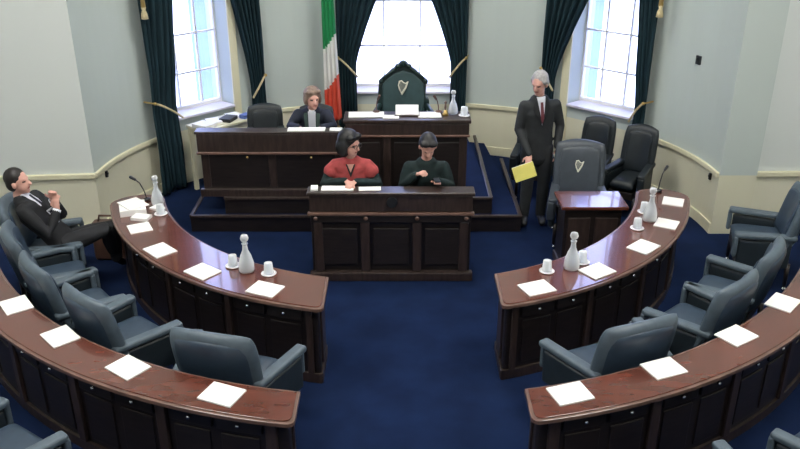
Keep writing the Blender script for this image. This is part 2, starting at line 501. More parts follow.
def tassel(label, f):
    p = apse(f, -0.22)
    t = thing('tassel', label, 'tassel', (p[0], p[1], 2.28))
    bm = BM(); tube(bm, [(0, 0, .5), (0.0, 0, 0.28), (0.0, 0, .12)], [.016, .02, .028], seg=10); obj('cord', bm, 'gold', t, smooth=True)
    bm = BM(); lathe(bm, [(0, .13), (.03, .11), (.02, .08), (.035, .04), (.042, -.02), (0, -.03)]); obj('fringe', bm, 'rope', t, smooth=True)
tassel('gold tassel hanging at the top of the leftmost curtain', -67.3)
tassel('gold tassel hanging at the top of the rightmost curtain', 64.5)

# ------------------------------------------------------------------ platform
t = thing('platform', 'two-step dark wood platform carpeted in blue under the presiding desks', 'platform', (0, 8.66, 0))
def plat(xl, xr, y0, z0, z1, inset):
    inset += .04
    fs = [80 - i * 4 for i in range(41)]
    pts = [(xl, y0), (xr, y0)]
    for i in range(25):
        f = 62 - 124 * i / 24
        p = apse(f, -inset)
        if -1.5 < p[0] < xr and p[1] > y0: pts.append(p)
    pts += [(-1.7, 10.2), (xl, 9.35)]
    # close sides up to the curve
    return pts
lo = plat(-2.42, 1.40, 8.66, 0, .2, .06)
bm = BM(); prism(bm, lo, 0.0, 0.185); obj('lower_riser', bm, 'wood_dark', t, world=True)
lo2 = [(p[0], p[1] if i > 1 else p[1] - .0) for i, p in enumerate(lo)]
bm = BM(); prism(bm, lo2, 0.187, 0.2); obj('lower_carpet', bm, 'carpet', t, world=True)
up = plat(-2.02, 1.06, 8.72, 0, .4, .07)
bm = BM(); prism(bm, up, 0.201, 0.385); obj('upper_riser', bm, 'wood_dark', t, world=True)
bm = BM(); prism(bm, up, 0.387, 0.4); obj('upper_carpet', bm, 'carpet', t, world=True)
bm = BM()
for x, yy, z, y1 in ((1.385, 8.65, .2, 10.6), (1.045, 8.71, .4, 11.0), (-2.405, 8.65, .2, 9.33), (-2.005, 8.71, .4, 9.33)):
    box(bm, (x, (yy + y1) / 2, z - .003), (0.045, y1 - yy, 0.03))
box(bm, (-.5, 8.655, .197), (3.8, 0.045, 0.03)); box(bm, (-.48, 8.715, .397), (3.07, 0.045, 0.03))
obj('nosing', bm, 'wood_mid', t, 0.006, world=True)

# ------------------------------------------------------------------ presiding desks on the platform
def panelled_front(t, x0, x1, y, z0, z1, n, m='wood_dark', mf='wood_mid'):
    """raised stiles and fielded panels on the camera-facing side"""
    w = (x1 - x0) / n
    for i in range(n):
        bm = BM()
        cx = x0 + w * (i + .5)
        box(bm, (cx, y - .008, (z0 + z1) / 2), (w - .16, 0.02, (z1 - z0) - .14))
        obj('panel', bm, m, t, 0.012, world=True)
    for i in range(n + 1):
        bm = BM(); box(bm, (min(max(x0 + w * i, x0 + .05), x1 - .05), y - .012, (z0 + z1) / 2), (0.09, 0.03, (z1 - z0)))
        obj('pilaster', bm, mf, t, 0.008, world=True)

t = thing('presiding_desk', 'long dark wood desk of the presiding officers with a raised right section', 'desk', (-.75, 8.9, 0.4))
YF = 8.78
bm = BM(); box(bm, (-1.44, YF + .06, 0.78), (1.62, .10, .76)); obj('front_panel', bm, 'wood_dark', t, world=True)
bm = BM(); box(bm, (-1.44, YF + .05, 1.165), (1.72, .17, .03)); obj('top_ledge', bm, 'wood_mid', t, 0.008, world=True)
bm = BM(); box(bm, (-1.44, YF + .27, 1.045), (1.60, .32, .03)); obj('desktop', bm, 'wood_mid', t, 0.006, world=True)
bm = BM(); box(bm, (-2.22, YF + .26, .72), (.05, .32, .62)); obj('side_panel', bm, 'wood_dark', t, 0.006, world=True)
bm = BM(); box(bm, (-1.44, YF - .005, 1.045), (1.68, .05, .22)); obj('fascia', bm, 'wood_mid', t, 0.008, world=True)
bm = BM(); box(bm, (-1.44, YF - .025, .93), (1.7, .05, .03)); obj('moulding', bm, 'wood_edge', t, 0.008, world=True)
bm = BM(); box(bm, (-1.44, YF - .015, .45), (1.7, .06, .09)); obj('plinth', bm, 'wood_mid', t, 0.008, world=True)
panelled_front(t, -2.26, -.64, YF + .03, .5, .91, 2)
bm = BM(); box(bm, (.08, YF + .14, 0.84), (1.34, .26, .88)); obj('raised_carcass', bm, 'wood_dark', t, world=True)
bm = BM(); box(bm, (.08, YF + .13, 1.30), (1.42, .36, .04)); obj('raised_desktop', bm, 'wood_mid', t, 0.008, world=True)
bm = BM(); box(bm, (.08, YF - .01, 1.21), (1.38, .05, .13)); obj('raised_fascia', bm, 'wood_mid', t, 0.008, world=True)
bm = BM(); box(bm, (.08, YF - .03, 1.135), (1.40, .05, .025)); obj('raised_moulding', bm, 'wood_edge', t, 0.008, world=True)
bm = BM(); box(bm, (.08, YF - .02, .45), (1.4, .06, .09)); obj('raised_plinth', bm, 'wood_mid', t, 0.008, world=True)
panelled_front(t, -.6, .76, YF + .015, .5, 1.12, 3)
# brass knobs on the panels
for x in (-1.72, -1.0):
    bm = BM(); ellipsoid(bm, (x, YF - .05, .885), (.014, .014, .014)); obj('knob', bm, 'gold', t, smooth=True, world=True)

# clerks' desk on the floor
t = thing('clerks_desk', 'dark wood panelled desk in front of the platform where two clerks sit', 'desk', (-.09, 7.5, 0))
bm = BM(); box(bm, (-.09, 7.56, .45), (1.54, .1, .9)); obj('front_panel', bm, 'wood_dark', t, world=True)
for x in (-.86, .68):
    bm = BM(); box(bm, (x, 7.74, .42), (.06, .5, .78)); obj('side_panel', bm, 'wood_dark', t, 0.006, world=True)
bm = BM(); box(bm, (-.09, 7.80, .755), (1.5, .36, .035)); obj('worktop', bm, 'wood_mid', t, 0.006, world=True)
bm = BM(); box(bm, (-.09, 7.545, .955), (1.66, .19, .035)); obj('top_ledge', bm, 'wood_mid', t, 0.01, world=True)
bm = BM(); box(bm, (-.09, 7.5, .85), (1.62, .06, .17)); obj('fascia', bm, 'wood_mid', t, 0.008, world=True)
bm = BM(); box(bm, (-.09, 7.475, .745), (1.66, .06, .03)); obj('moulding', bm, 'wood_edge', t, 0.008, world=True)
bm = BM(); box(bm, (-.09, 7.485, .69), (1.60, .05, .08)); obj('frieze', bm, 'wood_dark', t, 0.008, world=True)
bm = BM(); box(bm, (-.09, 7.475, .05), (1.66, .08, .1)); obj('plinth', bm, 'wood_mid', t, 0.012, world=True)
panelled_front(t, -.87, .69, 7.495, .1, .65, 3)
for x in (-.84, -.34, .17, .66):
    bm = BM(); ellipsoid(bm, (x, 7.45, .70), (.022, .015, .022)); obj('stud', bm, 'wood_edge', t, smooth=True, world=True)
bm = BM(); tube(bm, [(-.08, 7.475, .87), (-.08, 7.445, .87)], .055, seg=24, rounded=False); obj('round_speaker', bm, 'black', t, 0.006, world=True)

# ------------------------------------------------------------------ curved members' desks
def arc_pts(R, a0, a1, n, sgn):
    return [(CX + sgn * R * sin(radians(a0 + (a1 - a0) * i / n)), CY - R * cos(radians(a0 + (a1 - a0) * i / n))) for i in range(n + 1)]
def ring_outline(r0, r1, xc, a1, sgn, rnd_end, n=36, cr=0.07):
    """x = xc cuts the aisle end; rounded outer corner; far end rounded or straight"""
    ai = math.degrees(math.asin(xc / r0)); ao = math.degrees(math.asin(xc / r1))
    inner = arc_pts(r0, ai, a1, n, sgn)
    da = math.degrees(cr / r1)
    outer = arc_pts(r1, ao + da, a1, n, sgn)
    pts = inner[:]
    if rnd_end:
        rm, hw = (r0 + r1) / 2, (r1 - r0) / 2
        for k in range(1, 10):
            th = pi * k / 10
            R = rm - hw * cos(th); a = radians(a1) + sin(th) * hw * .75 / R
            pts.append((CX + sgn * R * sin(a), CY - R * cos(a)))
    pts += outer[::-1]
    # rounded outer aisle corner
    ey = CY - sqrt(r1 * r1 - xc * xc)
    p2 = V((sgn * xc, ey + cr)); p0 = V(outer[0]); pc = V((sgn * xc, ey))
    for k in range(1, 6):
        s = k / 5
        q = p0 * (1 - s) ** 2 + pc * 2 * s * (1 - s) + p2 * s * s
        pts.append((q.x, q.y))
    return pts
def curved_desk(label, r0, r1, xc, a1, sgn, rnd, seats, group=None):
    am = radians(40)
    t = thing('curved_desk', label, 'desk', (CX + sgn * (r0 + r1) / 2 * sin(am), CY - (r0 + r1) / 2 * cos(am), 0), 0, group)
    edge = ring_outline(r0, r1, xc, a1, sgn, rnd)
    bm = BM(); prism(bm, edge, 0.722, 0.752); obj('edge_moulding', bm, 'wood_edge', t, 0.008, world=True)
    inn = ring_outline(r0 + .022, r1 - .022, xc + .022, a1 - .4, sgn, rnd)
    bm = BM(); prism(bm, inn, 0.752, 0.76); obj('desktop', bm, 'wood_top', t, 0.002, world=True)
    car = ring_outline(r0 + .04, r1 - .09, xc + .05, a1 - 1, sgn, rnd, cr=.03)
    bm = BM(); prism(bm, car, 0.0, 0.72); obj('carcass', bm, 'wood_dark', t, world=True)
    pl = ring_outline(r0 + .025, r1 - .07, xc + .035, a1 - .8, sgn, rnd, cr=.03)
    bm = BM(); prism(bm, pl, 0.0, 0.09); obj('plinth', bm, 'wood_mid', t, 0.008, world=True)
    ro = r1 - .09
    ao = math.degrees(math.asin((xc + .05) / ro)) + 1.5
    span = (a1 - 1.5 - ao) / seats
    for i in range(seats):
        c0, c1 = ao + span * i, ao + span * (i + 1)
        for j in range(2):
            d0 = c0 + (c1 - c0) * (.08 + .44 * j); d1 = d0 + (c1 - c0) * .40
            bm = BM(); strip(bm, arc_pts(ro, d0, d1, 6, sgn), arc_pts(ro + .022, d0, d1, 6, sgn), .58, .70)
            dr = obj('drawer', bm, 'wood_dark', t, 0.006, world=True)
            dm = radians((d0 + d1) / 2)
            bm = BM(); ellipsoid(bm, V((CX + sgn * (ro + .035) * sin(dm), CY - (ro + .035) * cos(dm), .64)) - t.location, (.015, .015, .015), u=10, v=8)
            obj('knob', bm, 'chrome', dr, smooth=True)
            bm = BM(); strip(bm, arc_pts(ro, d0 + .3, d1 - .3, 6, sgn), arc_pts(ro + .012, d0 + .3, d1 - .3, 6, sgn), .14, .54)
            obj('panel', bm, 'wood_dark', t, 0.008, world=True)
        bm = BM(); strip(bm, arc_pts(ro, c0 - .5, c0 + .5, 2, sgn), arc_pts(ro + .03, c0 - .5, c0 + .5, 2, sgn), .09, .72)
        obj('pilaster', bm, 'wood_mid', t, 0.006, world=True)
    # panels on the side facing the floor of the chamber
    ri = r0 + .04
    ai = math.degrees(math.asin((xc + .05) / ri)) + 1.5
    sp = (a1 - 2 - ai) / seats
    for i in range(seats):
        bm = BM(); strip(bm, arc_pts(ri - .012, ai + sp * (i + .12), ai + sp * (i + .88), 6, sgn), arc_pts(ri, ai + sp * (i + .12), ai + sp * (i + .88), 6, sgn), .14, .66)
        obj('panel', bm, 'wood_mid', t, 0.006, world=True)
    # end panel by the aisle
    y0 = CY - sqrt((r1 - .16) ** 2 - xc * xc); y1 = CY - sqrt((r0 + .08) ** 2 - xc * xc)
    bm = BM(); box(bm, (sgn * (xc + .043), (y0 + y1) / 2, .38), (.02, abs(y1 - y0) - .08, .5)); obj('end_panel', bm, 'wood_mid', t, 0.008, world=True)
    return t
curved_desk('left inner curved mahogany desk with carafe, glasses and papers', 2.55, 3.09, .60, 72.5, -1, True, 4)
curved_desk('right inner curved mahogany desk with carafes and papers', 2.55, 3.09, .80, 76, 1, True, 4)
curved_desk('left outer curved mahogany desk nearest the camera', 4.15, 4.50, .66, 64, -1, False, 5)
curved_desk('right outer curved mahogany desk nearest the camera', 4.15, 4.50, .83, 64, 1, False, 5)

# small desk by the right inner desk
t = thing('side_desk', 'small rectangular dark desk in front of the harp chair', 'desk', (2.0, 7.82, 0))
bm = BM(); box(bm, (-.03, 0, .74), (.68, .44, .035)); obj('desktop', bm, 'wood_top', t, 0.008)
bm = BM(); box(bm, (-.03, 0.01, .36), (.58, .34, .72)); obj('carcass', bm, 'wood_dark', t, 0.004)
for x in (-.17, .11):
    bm = BM(); box(bm, (x, -.165, .36), (.23, .02, .52)); obj('panel', bm, 'wood_mid', t, 0.008)
bm = BM(); box(bm, (-.03, 0.0, .045), (.62, .38, .09)); obj('plinth', bm, 'wood_mid', t, 0.008)

# ------------------------------------------------------------------ harp emblem
def harp(parent, c, h, n, side, up, m='harp'):
    """small harp: pillar, curved neck, sound box and strings, standing proud along n"""
    c, n, side, up = V(c), V(n).normalized(), V(side).normalized(), V(up).normalized()
    def P(x, z): return c + side * (x * h) + up * (z * h) + n * 0.004
    bm = BM()
    tube(bm, [P(-.28, .42), P(-.34, .15), P(-.27, -.15), P(-.10, -.48)], [h * .045, h * .05, h * .05, h * .045], seg=6)
    tube(bm, [P(-.28, .42), P(-.12, .47), P(.02, .33), P(.16, .27), P(.32, .38)], [h * .06, h * .05, h * .045, h * .045, h * .05], seg=6)
    tube(bm, [P(.32, .38), P(.16, -.05), P(-.10, -.48)], [h * .04, h * .07, h * .08], seg=6)
    for k in range(6):
        s = k / 5
        x = -.20 + .42 * s
        tube(bm, [P(x, .40 - .12 * s), P(x, -.38 + .46 * s)], h * .014, seg=4)
    return obj('harp_emblem', bm, m, parent, smooth=True)

# ------------------------------------------------------------------ members' chairs
def make_chair(label, group, seat='leather', rim='leather_rim', sidem='leather_side', name='leather_armchair', back_h=.58, harp_on=False, w=.63, arm_out=0.0, splay=6):
    t = thing(name, label, 'chair', (0, 0, 0), 0, group)
    tilt = radians(12)
    bm = BM(); pad(bm, w - .14, .50, .13, c=(0, .03, .43), rx=radians(90), pw=7); obj('seat', bm, seat, t, smooth=True)
    bm = BM(); pad(bm, w, back_h, .11, arch=.045, c=(0, -.27, .40 + back_h / 2), rx=tilt, curve=.05, pw=7, cornr=.10); obj('backrest', bm, rim, t, smooth=True)
    bm = BM(); pad(bm, w - .09, back_h - .09, .06, arch=.04, c=(0, -.313, .395 + back_h / 2), rx=tilt, curve=.05, pw=9, cornr=.10); obj('rear_panel', bm, seat, t, smooth=True)
    bm = BM(); pad(bm, w - .13, back_h - .13, .06, arch=.04, c=(0, -.232, .41 + back_h / 2), rx=tilt, curve=.05, pw=6, cornr=.10); fr = obj('front_cushion', bm, seat, t, smooth=True)
    for s in (-1, 1):
        x = s * (w / 2 - .035 + arm_out)
        bm = BM(); box(bm, (x + s * .02, .01, .40), (.06, .50, .28), rz=-s * radians(splay)); obj('arm_panel', bm, sidem, t, 0.02, smooth=False, seg=3)
        bm = BM(); box(bm, (x + s * .02, .015, .585), (.095, .58, .055), rz=-s * radians(splay)); box(bm, (x + s * .058, .285, .47), (.086, .045, .22), rz=-s * radians(splay)); obj('armrest', bm, rim, t, 0.022, smooth=False, seg=4)
        for sy, q in ((.24, 0), (-.24, 1)):
            bm = BM(); tube(bm, [(x * .95, sy, .30), (x * .98, sy * 1.04, .06)], [.026, .017], seg=8, rounded=False); lg = obj('leg', bm, 'wood_dark', t, smooth=True)
            bm = BM(); ellipsoid(bm, (x * .98, sy * 1.04, .026), (.018, .024, .024), u=10, v=8); obj('caster', bm, 'chrome', lg, smooth=True)
    bm = BM(); box(bm, (0, 0.02, .32), (w - .12, .5, .09)); obj('seat_frame', bm, 'wood_dark', t, 0.01)
    if harp_on:
        z = .41 + back_h / 2 + .08
        harp(t, (0, -.20 - (z - (.41 + back_h / 2)) * sin(tilt), z), .13, (0, cos(tilt), sin(tilt)), (-1, 0, 0), (0, -sin(tilt), cos(tilt)))
    return t

def ring(R, a, sgn, turn=0.0):
    """place on the seat ring; returns location and rotation facing the chamber's centre"""
    x = CX + sgn * R * sin(radians(a)); y = CY - R * cos(radians(a))
    return (x, y, 0), sgn * radians(a) + radians(turn)

G = 'grey-blue leather armchairs behind the inner desks'
wide = make_chair('grey-blue leather armchair at the aisle end of the left inner desk', G, w=.67, arm_out=.05, splay=13)
wide.location = (-1.24, 5.13, 0); wide.rotation_euler = (0, 0, radians(-15))
chairA = make_chair('grey-blue leather armchair behind left inner desk, second from the aisle', G)
chairA.location = (-2.20, 5.63, 0); chairA.rotation_euler = (0, 0, radians(-40))
def place(label, loc, rz, group=G): return dup(chairA, None, label, loc, radians(rz), group)
place('grey-blue leather armchair behind left inner desk, third from the aisle', (-2.76, 6.13, 0), -50)
place('grey-blue leather armchair next to the reclining man, nearer the camera', (-3.17, 6.68, 0), -62)
place('grey-blue leather armchair in which the reclining man sits', (-3.46, 7.27, 0), -76)
dup(wide, None, 'grey-blue leather armchair at the aisle end of the right inner desk', (1.61, 5.27, 0), radians(22))
place('grey-blue leather armchair behind right inner desk, second from the aisle', (2.45, 5.85, 0), 42)
place('grey-blue leather armchair behind right inner desk, third from the aisle', (2.91, 6.38, 0), 54)
place('grey-blue leather armchair behind right inner desk, closest to the right wall', (3.68, 7.56, 0), 74)
G2 = 'grey-blue leather armchairs behind the outer desks'
place('grey-blue leather armchair cut off by the bottom left corner', (-2.60, 4.20, 0), -34, G2)
place('grey-blue leather armchair cut off by the bottom right corner', (2.86, 4.24, 0), 36, G2)
place('grey-blue leather armchair barely showing at the bottom edge, right of the outer desk end', (1.82, 3.79, 0), 21, G2)

hc = make_chair('grey leather armchair with a pale harp on its backrest', None, name='harp_armchair', back_h=.66, harp_on=True, w=.57, seat='leather_slate', rim='leather_slate')
hc.location = (1.98, 8.42, 0); hc.rotation_euler = (0, 0, radians(180 - 8))

bc = make_chair('black leather armchair behind the harp chair, under the right window', 'black leather armchairs', 'leather_black', 'leather_black', 'leather_black', 'black_armchair', back_h=.60, w=.42)
bc.location = (2.35, 9.55, 0); bc.rotation_euler = (0, 0, radians(150))
dup(bc, None, 'black leather armchair against the wall below the rightmost curtain', (2.76, 9.22, 0), radians(145))
dup(bc, None, 'black leather armchair behind the standing man', (1.68, 9.85, 0), radians(170))
LG = 'low black leather armchairs at the platform'
lc = make_chair('empty low black leather armchair at the left end of the presiding desk', LG, 'leather_black', 'leather_black', 'leather_black', 'low_black_armchair', back_h=.46, w=.46)
lc.location = (-1.63, 9.52, .4); lc.rotation_euler = (0, 0, radians(-172))
lc.scale = (.95, .95, .9)
dup(lc, None, 'low black leather armchair of the woman at the presiding desk', (-1.03, 9.50, .4), radians(180))
dup(lc, None, 'low black leather armchair of the clerk in red', (-.50, 8.22, 0), radians(180))
dup(lc, None, 'low black leather armchair of the clerk in dark green', (.27, 8.22, 0), radians(180))

# ------------------------------------------------------------------ throne
t = thing('throne', 'tall dark green throne with carved crest and pale harp behind the presiding desk', 'throne', (.04, 9.62, .4))
def throne():
    # carved frame outline with a crest
    out = []
    hw = .29
    right = [(hw, .30), (hw, .78), (hw + .03, .82), (hw + .025, .90), (hw - .02, .93), (hw - .012, 1.08), (hw + .005, 1.13), (hw - .035, 1.165), (.20, 1.21), (.14, 1.27),
             (.105, 1.29), (.09, 1.325), (.055, 1.33), (.04, 1.36), (0, 1.37)]
    pts = right + [(-x, z) for x, z in right[-2::-1]]
    bm = BM()
    a = [bm.verts.new((x, .05 + (z - .3) * .10, z)) for x, z in pts]; b = [bm.verts.new((x, .13 + (z - .3) * .10, z)) for x, z in pts]
    n = len(pts)
    for i in range(n): bm.faces.new((a[i], a[(i + 1) % n], b[(i + 1) % n], b[i]))
    f1 = bm.faces.new(a); f2 = bm.faces.new(b[::-1]); bmesh.ops.triangulate(bm, faces=[f1, f2])
    obj('carved_frame', bm, 'leather_black' if False else 'throne_frame', t, 0.012)
    inner = [(hw - .035, .40), (hw - .035, 1.09), (.20, 1.15), (.12, 1.22), (0, 1.26)]
    pts = inner + [(-x, z) for x, z in inner[-2::-1]]
    bm = BM()
    a = [bm.verts.new((x, .035 + (z - .3) * .10, z)) for x, z in pts]; b = [bm.verts.new((x, .07 + (z - .3) * .10, z)) for x, z in pts]
    n = len(pts)
    for i in range(n): bm.faces.new((a[i], a[(i + 1) % n], b[(i + 1) % n], b[i]))
    f1 = bm.faces.new(a); f2 = bm.faces.new(b[::-1]); bmesh.ops.triangulate(bm, faces=[f1, f2])
    obj('back_upholstery', bm, 'leather_green', t, 0.02, seg=3)
    harp(t, (0, .098, 1.06), .17, (0, -1, .1), (1, 0, 0), (0, .1, 1))
    # scrolls on the crest
    bm = BM()
    for s in (-1, 1):
        tube(bm, [(s * .24, .125, 1.17), (s * .16, .13, 1.23), (s * .09, .135, 1.28), (s * .05, .14, 1.325), (s * .0, .14, 1.345)], [.018, .022, .02, .022, .02], seg=8)
        ellipsoid(bm, (s * .07, .12, 1.315), (.03, .03, .03)); ellipsoid(bm, (s * .27, .11, 1.13), (.03, .03, .035))
    ellipsoid(bm, (0, .13, 1.35), (.035, .03, .04))
    obj('crest_carving', bm, 'throne_frame', t, smooth=True)
    bm = BM(); pad(bm, .5, .46, .12, c=(0, -.22, .44), rx=radians(90), pw=7); obj('seat', bm, 'leather_green', t, smooth=True)
    for s in (-1, 1):
        bm = BM(); tube(bm, [(s * .29, .05, .84), (s * .33, -.12, .82), (s * .36, -.30, .82), (s * .37, -.36, .78)], [.03, .03, .035, .04], seg=10); obj('armrest', bm, 'throne_frame', t, smooth=True)
        bm = BM(); tube(bm, [(s * .35, -.33, .80), (s * .28, -.33, .36)], [.025, .03], seg=8); obj('arm_post', bm, 'throne_frame', t, smooth=True)
        for y in (-.40, .08):
            bm = BM(); tube(bm, [(s * .26, y, .38), (s * .27, y, .02)], [.035, .022], seg=8, rounded=False); obj('leg', bm, 'throne_frame', t, smooth=True)
    bm = BM(); box(bm, (0, -.18, .35), (.56, .50, .09)); obj('seat_frame', bm, 'throne_frame', t, 0.01)
M['throne_frame'] = mat('green_black_carving', (0.007, 0.022, 0.022), 0.4)
throne()
t.scale = (1, 1, .975)

# ------------------------------------------------------------------ flag
t = thing('flag_on_pole', 'tricolour flag of green, white and orange hanging from a pole beside the curtain', 'flag', (-.97, 11.02, .4))
bm = BM(); tube(bm, [(0.10, 0.05, 0), (-.0, 0.0, 1.5), (-.05, -.02, 2.6)], .014, seg=10); obj('pole', bm, 'wood_edge', t, smooth=True)
bm = BM(); lathe(bm, [(0, .0), (.15, .0), (.15, .03), (.05, .06), (.03, .12), (0, .12)], (0.10, 0.05, 0)); obj('base', bm, 'gold', t, smooth=True)
bm = BM(); lathe(bm, [(0, 0), (.02, .01), (.012, .04), (.03, .08), (0, .16)], (-.07, -.02, 2.6)); obj('finial', bm, 'gold', t, smooth=True)
bm = BM(); g = []
NZ, NU = 60, 36
for j in range(NZ + 1):
    s = j / NZ; z = 2.45 - 2.25 * s
    row = []
    for i in range(NU + 1):
        u = i / NU
        wd = .12 + .10 * s ** .7
        x = .0 + .0 * s + (u - .45) * wd + .045 * s
        y = -.05 - .03 * sin(u * 2 * pi * 3.5 + s * 2.2) * (0.5 + .5 * s) - .02 * s
        row.append(bm.verts.new((x, y, z + .10 * abs(u - .35) * s)))
    g.append(row)
for j in range(NZ):
    for i in range(NU):
        f = bm.faces.new((g[j][i], g[j][i + 1], g[j + 1][i + 1], g[j + 1][i]))
        q = (j / NZ) + .10 * (i / NU - .5)
        f.material_index = 0 if q < .50 else (1 if q < .75 else 2)
        f.smooth = True
o = obj('flag_cloth', bm, ['flag_green', 'flag_white', 'flag_orange'], t)
o.modifiers.new('thick', 'SOLIDIFY').thickness = .003

# ------------------------------------------------------------------ things on the desks
Z0 = 0.7605
def paper(label, x, y, z, rz, w=.29, d=.215, h=.012, m='paper', name='document', group=None, cat='paper'):
    bm = BM(); box(bm, (0, 0, h / 2), (w, d, h)); o = obj(name, bm, m, None, 0.002)
    o.location = (x, y, z); o.rotation_euler = (0, 0, radians(rz))
    tag(o, label, cat, group); return o
def tang(x, y, sgn): return math.degrees(atan2(x - CX, CY - y))
GP = 'white papers laid out at the seats'
names = ['nearest the aisle', 'second from the aisle', 'third from the aisle', 'fourth from the aisle']
for side, sd, desk, pts in ((-1, 'left', 'inner', [(-1.10, 5.88), (-1.68, 6.19), (-2.15, 6.60), (-2.47, 7.08)]),
                            (1, 'right', 'inner', [(1.12, 5.90), (1.68, 6.20), (2.20, 6.67), (2.56, 7.18), (2.79, 7.73)]),
                            (-1, 'left', 'outer', [(-1.17, 4.45), (-1.88, 4.76), (-2.50, 5.16), (-3.02, 5.62)]),
                            (1, 'right', 'outer', [(1.12, 4.46), (1.82, 4.75), (2.48, 5.17), (3.03, 5.66)])):
    for i, (x, y) in enumerate(pts):
        nm = names[i] if i < 4 else 'farthest from the aisle, by the microphone'
        sm = i >= 3 and desk == 'inner'
        paper('white paper on the %s %s desk, %s' % (sd, desk, nm), x, y, Z0, tang(x, y, side) + random.uniform(-5, 5) + (-6 if desk == 'outer' and side < 0 else 0),
              .255 if not sm else .21, .20 if desk == 'outer' else .205, group=GP)

def carafe(label, x, y, z, s=1.0):
    t = thing('water_carafe', label, 'carafe', (x, y, z), 0, 'water carafes')
    bm = BM(); lathe(bm, [(0, 0.002), (.062 * s, .004), (.068 * s, .02), (.064 * s, .08 * s), (.046 * s, .15 * s), (.024 * s, .20 * s), (.020 * s, .245 * s), (.028 * s, .262 * s),
                          (.024 * s, .262 * s), (.017 * s, .245 * s), (.02 * s, .2 * s), (.042 * s, .15 * s), (.06 * s, .08 * s), (.063 * s, .02), (0, .012)], seg=24)
    obj('vessel', bm, 'glass', t, smooth=True)
    bm = BM(); lathe(bm, [(0, .013), (.060 * s, .02), (.058 * s, .08 * s), (.046 * s, .118 * s), (0, .118 * s)], seg=24); obj('water', bm, 'glass', t, smooth=True)
    bm = BM(); lathe(bm, [(0, .255 * s), (.014 * s, .257 * s), (.013 * s, .275 * s), (.030 * s, .29 * s), (.036 * s, .31 * s), (.028 * s, .335 * s), (0, .343 * s)], seg=20); obj('stopper', bm, 'glass', t, smooth=True)
    return t
def tumbler(label, x, y, z):
    t = thing('glass_tumbler', label, 'glass', (x, y, z), 0, 'upturned tumblers')
    bm = BM(); lathe(bm, [(.043, .012), (.035, .105), (0, .110), (0, .103), (.031, .10), (.039, .012)], seg=20)
    bmesh.ops.remove_doubles(bm, verts=bm.verts, dist=1e-5); obj('cup', bm, 'glass', t, smooth=True)
    bm = BM(); lathe(bm, [(0, .001), (.055, .001), (.066, .009), (.064, .012), (.05, .008), (0, .008)], seg=24); obj('saucer', bm, 'white_paint', t, smooth=True)
carafe('glass water carafe standing between two tumblers on the left inner desk', -1.305, 6.21, Z0)
tumbler('upturned tumbler on a saucer, left of the carafe on the left inner desk', -1.44, 6.30, Z0)
tumbler('upturned tumbler on a saucer, right of the carafe on the left inner desk', -1.11, 6.155, Z0)
carafe('glass water carafe at the aisle half of the right inner desk', 1.47, 6.26, Z0)
tumbler('upturned tumbler on a saucer, closest to the aisle on the right inner desk', 1.25, 6.20, Z0)
tumbler('upturned tumbler directly behind the nearer carafe on the right inner desk', 1.585, 6.37, Z0)
carafe('glass water carafe at the far half of the right inner desk', 2.42, 7.27, Z0)
tumbler('upturned tumbler before the far carafe on the right inner desk', 2.25, 7.08, Z0)
tumbler('upturned tumbler on a saucer behind the far carafe, right inner desk', 2.42, 7.47, Z0)
carafe('glass water carafe among papers at the far end of the left inner desk', -2.46, 7.68, Z0, .9)
tumbler('upturned tumbler beside the papers at the far end of the left inner desk', -2.36, 7.42, Z0)
carafe('glass water carafe on the raised presiding desk, right of the throne', .60, 8.98, 1.321, .8)
tumbler('upturned tumbler at the right end of the raised presiding desk', .72, 8.90, 1.321)

# papers pile at the far end of the left desk
paper('thick untidy stack of white papers, far end of the left inner desk', -2.66, 7.50, Z0, 20, .25, .26, .06, group=None, name='paper_stack')
paper('loose white sheet leaning on top of the untidy stack, left inner desk', -2.66, 7.53, Z0 + .0605, 44, .21, .27, .010)
paper('crumpled-looking white sheet in front of the untidy stack, left inner desk', -2.52, 7.31, Z0, -12, .17, .12, .03)
paper('open white booklet between the carafe and the tumbler, left inner desk end', -2.43, 7.55, Z0, -28, .13, .09, .02, name='booklet', cat='booklet')

def mic(label, x, y, z, top, m='black', s=1.0):
    t = thing('gooseneck_microphone', label, 'microphone', (x, y, z), 0, 'gooseneck microphones')
    bm = BM(); lathe(bm, [(0, 0.001), (.04 * s, .001), (.038 * s, .02 * s), (.015 * s, .03 * s), (0, .03 * s)]); obj('base', bm, m, t, smooth=True)
    tp = V(top)
    bm = BM(); tube(bm, [(0, 0, .02), (tp.x * .15, tp.y * .15, tp.z * .45), (tp.x * .55, tp.y * .55, tp.z * .85), tuple(tp)], .006 * s, seg=8); obj('gooseneck', bm, m, t, smooth=True)
    d = V((tp.x, tp.y, .05)).normalized()
    bm = BM(); tube(bm, [tuple(tp), tuple(tp + d * .05 * s)], [.013 * s, .016 * s], seg=10); obj('capsule', bm, m, t, smooth=True)
mic('gooseneck microphone at the far end of the left inner desk', -2.60, 7.78, Z0, (-.10, .02, .22))
mic('gooseneck microphone at the far end of the right inner desk', 2.72, 8.02, Z0, (.06, .06, .22))
mic('gooseneck microphone left of the throne on the raised desk', -.27, 9.03, 1.321, (.02, -.02, .16), 'brown_leather')
mic('gooseneck microphone right of the throne on the raised desk', .44, 9.03, 1.321, (-.03, -.02, .16), 'brown_leather')
# brass bell on raised desk
t = thing('hand_bell', 'brass hand bell between carafe and microphone on the raised desk', 'bell', (.51, 8.93, 1.321))
bm = BM(); lathe(bm, [(0, .06), (.02, .055), (.026, .03), (.04, .0), (.036, .0), (0, .03)]); obj('cup', bm, 'gold', t, smooth=True)
bm = BM(); lathe(bm, [(0, .055), (.009, .06), (.013, .09), (.008, .12), (.016, .15), (0, .17)]); obj('handle', bm, 'wood_edge', t, smooth=True)

